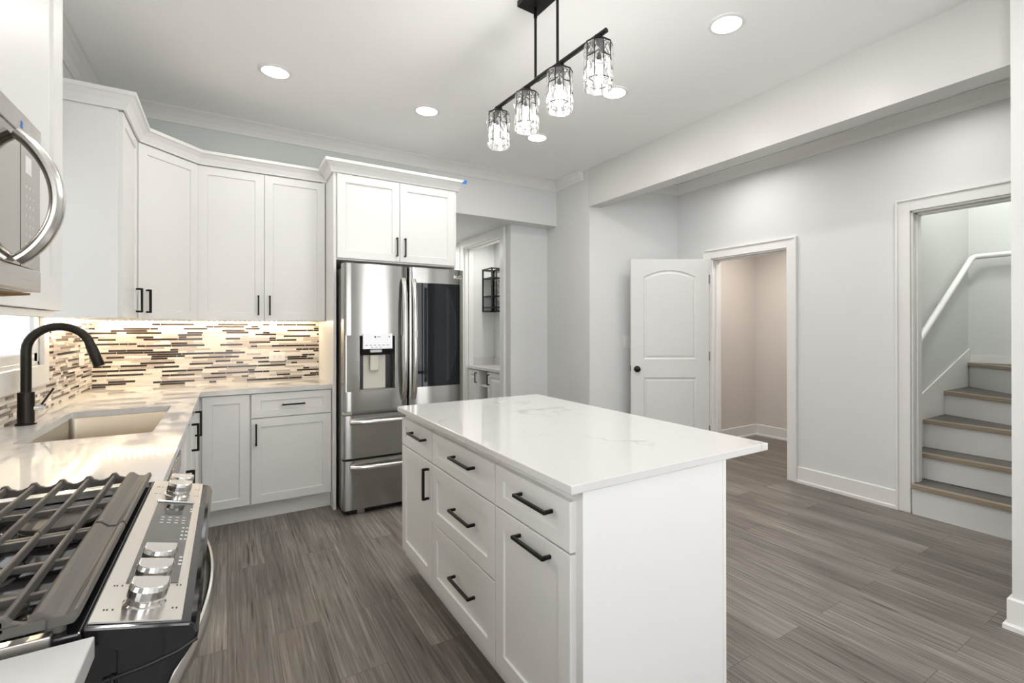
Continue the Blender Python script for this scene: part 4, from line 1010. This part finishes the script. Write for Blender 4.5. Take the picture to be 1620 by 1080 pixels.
for y in (2.072, 1.892):
    q = A_ + dirp * ((A_.y - y) / -dirp.y); 
    MB().tube([(q.x, q.y, 2.56), (q.x, q.y, 2.87), (q.x, q.y, 2.872), (q.x, q.y, 2.921)], [0.0065, 0.0065, 0.009, 0.009], 12).build('rod', 'black', c)
MB().tube([A_, (A_ + B_) / 2 - dirp * 0.05, (A_ + B_) / 2 - dirp * 0.049, (A_ + B_) / 2 + dirp * 0.049, (A_ + B_) / 2 + dirp * 0.05, B_], [0.0105, 0.0105, 0.0135, 0.0135, 0.0105, 0.0105], 14).build('bar', 'black', c)
for t in (0.035, 0.345, 0.650, 0.945):
    q = A_ + (B_ - A_) * t; R0 = 0.056; zt_, zb_ = 2.520, 2.335
    b = MB(); b.lathe([(0.001, 0.040), (0.019, 0.040), (0.021, 0.036), (0.021, 0.004), (0.024, 0.002), (0.024, -0.002), (0.013, -0.004), (0.013, -0.055), (0.001, -0.055)], (q.x, q.y, 2.518), 20)
    so = b.build('socket', 'black', c)
    plabel(MB().lathe([(0.012, 0.0), (0.0175, -0.010), (0.019, -0.03), (0.019, -0.085), (0.014, -0.098), (0.001, -0.102)], (q.x, q.y, 2.463), 20).build('bulb', 'bulb', so), 'lit tubular bulb')
    pl = bpy.data.lights.new('pendant_lamp', 'POINT'); pl.energy = 2.4; pl.color = (1, 0.975, 0.945); pl.shadow_soft_size = 0.09
    po = bpy.data.objects.new('pendant_lamp', pl); COL.objects.link(po); po.location = (q.x, q.y, 2.22)  # pendant's light, moved unseen below the shade to brighten the ceiling
    sh = MB(); nf = 10
    def ring(mb, z, r, th=0.0035, a0=0, a1=nf):
        pts = [(q.x + r * math.cos(2 * math.pi * i / nf), q.y + r * math.sin(2 * math.pi * i / nf), z) for i in range(a0, a1 + 1)]
        mb.tube(pts, th, 6, 0, False)
    ring(sh, zt_, R0 + 0.002, 0.0042)
    for i in range(4):
        t_ = math.pi / 2 * i + 0.3; sh.tube([(q.x + 0.02 * math.cos(t_), q.y + 0.02 * math.sin(t_), zt_), (q.x + R0 * math.cos(t_), q.y + R0 * math.sin(t_), zt_)], 0.0022, 6)
    for i in range(nf):
        a = 2 * math.pi * i / nf; p_ = (q.x + R0 * math.cos(a), q.y + R0 * math.sin(a))
        p_ = (q.x + (R0 + 0.003) * math.cos(a), q.y + (R0 + 0.003) * math.sin(a)); sh.tube([(p_[0], p_[1], zt_), (p_[0], p_[1], zb_ + 0.03)], 0.0021, 6)
        z_ = zt_ - (0.062 if i % 2 else 0.105); a2 = 2 * math.pi * (i + 1) / nf
        sh.tube([(p_[0], p_[1], z_), (q.x + (R0 + 0.003) * math.cos(a2), q.y + (R0 + 0.003) * math.sin(a2), z_)], 0.0024, 6); sh.tube([(p_[0], p_[1], zb_ + 0.03), (q.x + (R0 + 0.003) * math.cos(a2), q.y + (R0 + 0.003) * math.sin(a2), zb_ + 0.03)], 0.0022, 6)
    fr = sh.build('shade_frame', 'black', so)
    cr = MB()
    for i in range(nf):
        a = 2 * math.pi * (i + 0.5) / nf; n_ = Vector((math.cos(a), math.sin(a), 0)); s_ = Vector((-n_.y, n_.x, 0)); hw = R0 * math.tan(math.pi / nf) * 0.90
        z_ = zt_ - (0.062 if i % 2 else 0.105); ctr = Vector((q.x, q.y, 0)) + n_ * (R0 * math.cos(math.pi / nf) + 0.003)
        for za, zb2 in ((zt_ - 0.003, z_ + 0.002), (z_ - 0.002, zb_)):
            zm = (za + zb2) / 2; f = 0.010
            o_ = [ctr + s_ * e + Vector((0, 0, z)) - n_ * 0.003 for e, z in ((-hw, zb2), (hw, zb2), (hw, za), (-hw, za))]
            fr_ = [v + n_ * 0.004 for v in o_]
            apex = ctr + n_ * 0.010 + Vector((0, 0, zm)); apex2 = ctr - n_ * 0.008 + Vector((0, 0, zm))
            cr.add(o_ + fr_ + [apex, apex2], [(4, 5, 8), (5, 6, 8), (6, 7, 8), (7, 4, 8), (1, 0, 9), (2, 1, 9), (3, 2, 9), (0, 3, 9), (0, 1, 5, 4), (1, 2, 6, 5), (2, 3, 7, 6), (3, 0, 4, 7)])
    cro = cr.build('crystals', 'crystal', so); plabel(cro, 'ring of clear cut-crystal bars')

# ------------------------------------------------------------------ downlights
DL = [('recessed ceiling light above the corner wall cabinet, leftmost', 'recessed ceiling lights'), ('recessed ceiling light left of the pendant, above the fridge', None), ('recessed ceiling light just below the pendant, near the soffit', None), ('recessed ceiling light half behind the nearest crystal shade', None), ('recessed ceiling light right of the pendant, largest and nearest the beam', None)]
for (x, y), (lab, _) in zip(DOWN_VISIBLE, DL):
    b = MB(); b.lathe([(0.095, 0.0), (0.095, -0.004), (0.088, -0.008), (0.076, -0.008), (0.074, -0.002), (0.074, 0.0)], (x, y, ZC), 40)
    o = tag(b.build('recessed_light', 'white_plastic'), lab, 'ceiling light', 'recessed ceiling lights')
    MB().lathe([(0.074, -0.003), (0.0745, -0.006), (0.001, -0.007)], (x, y, ZC), 36).build('lens', 'lens', o)

# ------------------------------------------------------------------ wine nook
c = thing('vanity_cabinet', 'white low cabinet with raised-panel doors inside the wine nook', 'cabinet', (2.85, 5.5, 0))
mb = MB(); mb.box(2.67, 3.035, NY0 + 0.005, 5.42, 0.05, 0.808).box(2.67, 3.035, 5.66, NY1 - 0.005, 0.05, 0.808).box(2.95, 3.035, 5.42, 5.66, 0.05, 0.808).box(2.67, 2.95, 5.42, 5.66, 0.05, 0.07).box(2.67, 2.95, 5.42, 5.66, 0.60, 0.618)
mb.build('body', 'cab', c)
def raised(root, F, w_, h, hu):
    b = MB(); o = [(0, 0), (w_, 0), (w_, h), (0, h)]
    def I(d): return [(d, d), (w_ - d, d), (w_ - d, h - d), (d, h - d)]
    rings = [(o, 0), (o, 0.018), (I(0.055), 0.018), (I(0.062), 0.010), (I(0.078), 0.010), (I(0.10), 0.017)]
    for (a, na), (e_, nb) in zip(rings, rings[1:]): b.add([F.P(u, v, na) for u, v in a] + [F.P(u, v, nb) for u, v in e_], [(i, (i + 1) % 4, 4 + (i + 1) % 4, 4 + i) for i in range(4)])
    b.add([F.P(u, v, 0.017) for u, v in rings[-1][0]], [(0, 1, 2, 3)]); b.add([F.P(u, v, 0) for u, v in o], [(3, 2, 1, 0)])
    d_ = b.build('door', 'cab', root); pull(d_, F, hu, h - 0.09, 0.13, True, 0.018)
raised(c, Frame((2.67, 5.985, 0.06), (0, -1, 0), (-1, 0, 0)), 0.32, 0.735, 0.26)
raised(c, Frame((2.67, 5.415, 0.06), (0, -1, 0), (-1, 0, 0)), 0.43, 0.735, 0.045)
b = MB().box(2.637, 3.038, NY0 + 0.002, NY1 - 0.002, 0.810, 0.840).box(2.70, 3.038, NY1 - 0.022, NY1 - 0.002, 0.840, 0.940).box(3.018, 3.038, NY0 + 0.002, NY1 - 0.022, 0.840, 0.940)
tag(b.build('nook_countertop', 'quartz'), 'white quartz countertop with low upstand inside the wine nook', 'countertop')
c = thing('wine_rack', 'black wire wine rack hanging in the corner of the nook', 'wine rack', (2.95, 5.86, 1.55))
mb = MB(); X0, X1, Y0_, Y1_, Z0_, Z1_ = 2.858, 3.034, 5.715, 6.000, 1.555, 2.110; q = 0.008
def bar(a, e, r=q):
    a, e = Vector(a), Vector(e); mb.box(min(a.x, e.x) - r, max(a.x, e.x) + r, min(a.y, e.y) - r, max(a.y, e.y) + r, min(a.z, e.z) - r, max(a.z, e.z) + r)
X0 += q; X1 -= q; Y0_ += q; Y1_ -= q
for x in (X0, X1):
    for y in (Y0_, Y1_): bar((x, y, Z0_), (x, y, Z1_))
for z in (Z0_, Z1_):
    for y in (Y0_, Y1_): bar((X0, y, z), (X1, y, z))
    for x in (X0, X1): bar((x, Y0_, z), (x, Y1_, z))
bar((X0 + 0.066, Y0_, Z0_), (X0 + 0.066, Y0_, Z1_), 0.006)
mb.build('frame', 'black', c)
for z in (1.60, 1.745, 1.985):
    mb = MB(); mb.box(X0, X1, Y0_, Y1_, z, z + 0.012); mb.build('shelf', 'black', c)
mb = MB()
for xw_ in (X0 + 0.032, X0 + 0.11):
    for z in (1.66, 1.79, 1.87, 1.95):
        mb.tube([(xw_ + 0.028 * math.cos(t), Y0_, z + 0.03 + 0.034 * math.sin(t)) for t in [math.pi + math.pi * i / 10 for i in range(11)]], 0.0025, 6)
mb.build('bottle_loops', 'black', c)

# ------------------------------------------------------------------ staircase
c = thing('staircase', 'enclosed winding stairs with white risers and grey wood treads', 'stairs', (4.8, 1.2, 0), kind='thing')
ZS = [0.215, 0.405, 0.618, 0.81, 1.022]
YS = 1.603; YE = 0.714
nos = [((4.075, 1.5105), (4.075, YE)), ((4.292, YS), (4.292, YE)), ((4.515, YS), (4.515, YE)), ((4.93, YS), (4.585, YE)), ((5.47, YS), (4.62, YE)), ((5.528, YS), (5.528, YE))]
for i in range(5):
    (a, e), (a2, e2) = nos[i], nos[i + 1]; z = ZS[i]; zb = ZS[i - 1] if i else 0.0
    a, e, a2, e2 = [Vector((p[0], p[1], 0)) for p in (a, e, a2, e2)]
    dd = (e - a).normalized(); nb = Vector((-dd.y, dd.x, 0)); nb = nb if nb.x > 0 else -nb   # inwards, up the stairs
    if i == 0:
        pts = [a, e, e2, a2 + Vector((0, 0, 0)), Vector((4.2365, YS, 0)), Vector((4.2365, 1.5105, 0))]
    elif i == 4: pts = [a, e, e2, a2]
    else: pts = [a, e, e2 + nb * 0.03, a2 + nb * 0.03 if i < 3 else a2 + Vector((0.03, 0, 0))]
    b = MB(); b.prism([(p.x, p.y, z - 0.028) for p in pts], (0, 0, 0.028)); tr = b.build('tread', 'tread', c)
    b = MB(); q0, q1 = a - nb * 0.006, e - nb * 0.006; q0.y = min(q0.y, 1.602)
    b.prism([(q0.x, q0.y, z - 0.030), (q1.x, q1.y, z - 0.030), (q1.x + nb.x * 0.045, q1.y + nb.y * 0.045, z - 0.030), (q0.x + nb.x * 0.045, q0.y + nb.y * 0.045, z - 0.030)], (0, 0, 0.0315))
    plabel(b.build('nosing', 'nosing', tr, 0.003), 'taupe nosing strip')
    b = MB(); r0, r1 = a + nb * 0.020, e + nb * 0.020
    b.prism([(r0.x, r0.y, zb), (r1.x, r1.y, zb), (r1.x + nb.x * 0.012, r1.y + nb.y * 0.012, zb), (r0.x + nb.x * 0.012, r0.y + nb.y * 0.012, zb)], (0, 0, z - 0.028 - zb)); b.build('riser', 'door_paint', c)
b = MB(); sk_ = [(4.24, 0.215), (4.24, 0.60), (4.37, 0.735), (4.42, 0.79), (5.515, 1.145), (5.515, 0.30)]
b.prism([(x, YS - 0.012, z) for x, z in sk_], (0, 0.011, 0)); b.build('skirt_board', 'trim', c)
MB().box(5.516, 5.529, YE, YS - 0.013, 1.022, 1.085).build('skirt_board', 'trim', c)
# handrail
c = thing('handrail', 'white round handrail climbing the stair wall and turning along the far wall', 'handrail', (4.8, 1.54, 1.3))
yh = 1.540; p0_, p1_ = Vector((4.12, yh, 1.122)), Vector((5.395, yh, 1.938))
dr_ = (p1_ - p0_).normalized(); rail = [p0_, p0_ + (p1_ - p0_) * 0.5, p1_ - dr_ * 0.03, p1_ + Vector((0.02, -0.012, 0.006)), p1_ + Vector((0.055, -0.05, 0.010)), p1_ + Vector((0.062, -0.085, 0.010)), Vector((5.457, 0.6, 1.948))]
MB().tube(rail, 0.023, 16).build('rail', 'trim', c)
def bracket(p, wdir):
    wdir = Vector(wdir); b = MB(); b.tube([p, p + Vector((0, 0, -0.05)), p + Vector((0, 0, -0.062)) + wdir * 0.03, p + Vector((0, 0, -0.062)) + wdir * 0.058], 0.006, 8).lathe([(0.025, 0.0), (0.025, -0.006), (0.001, -0.008)], p + Vector((0, 0, -0.062)) + wdir * 0.062, 16, 0, wdir)
    b.build('bracket', 'chrome', c)
bracket(p0_ + (p1_ - p0_) * 0.56, (0, 1, 0)); bracket(Vector((5.457, 1.29, 1.93)), (1, 0, 0))
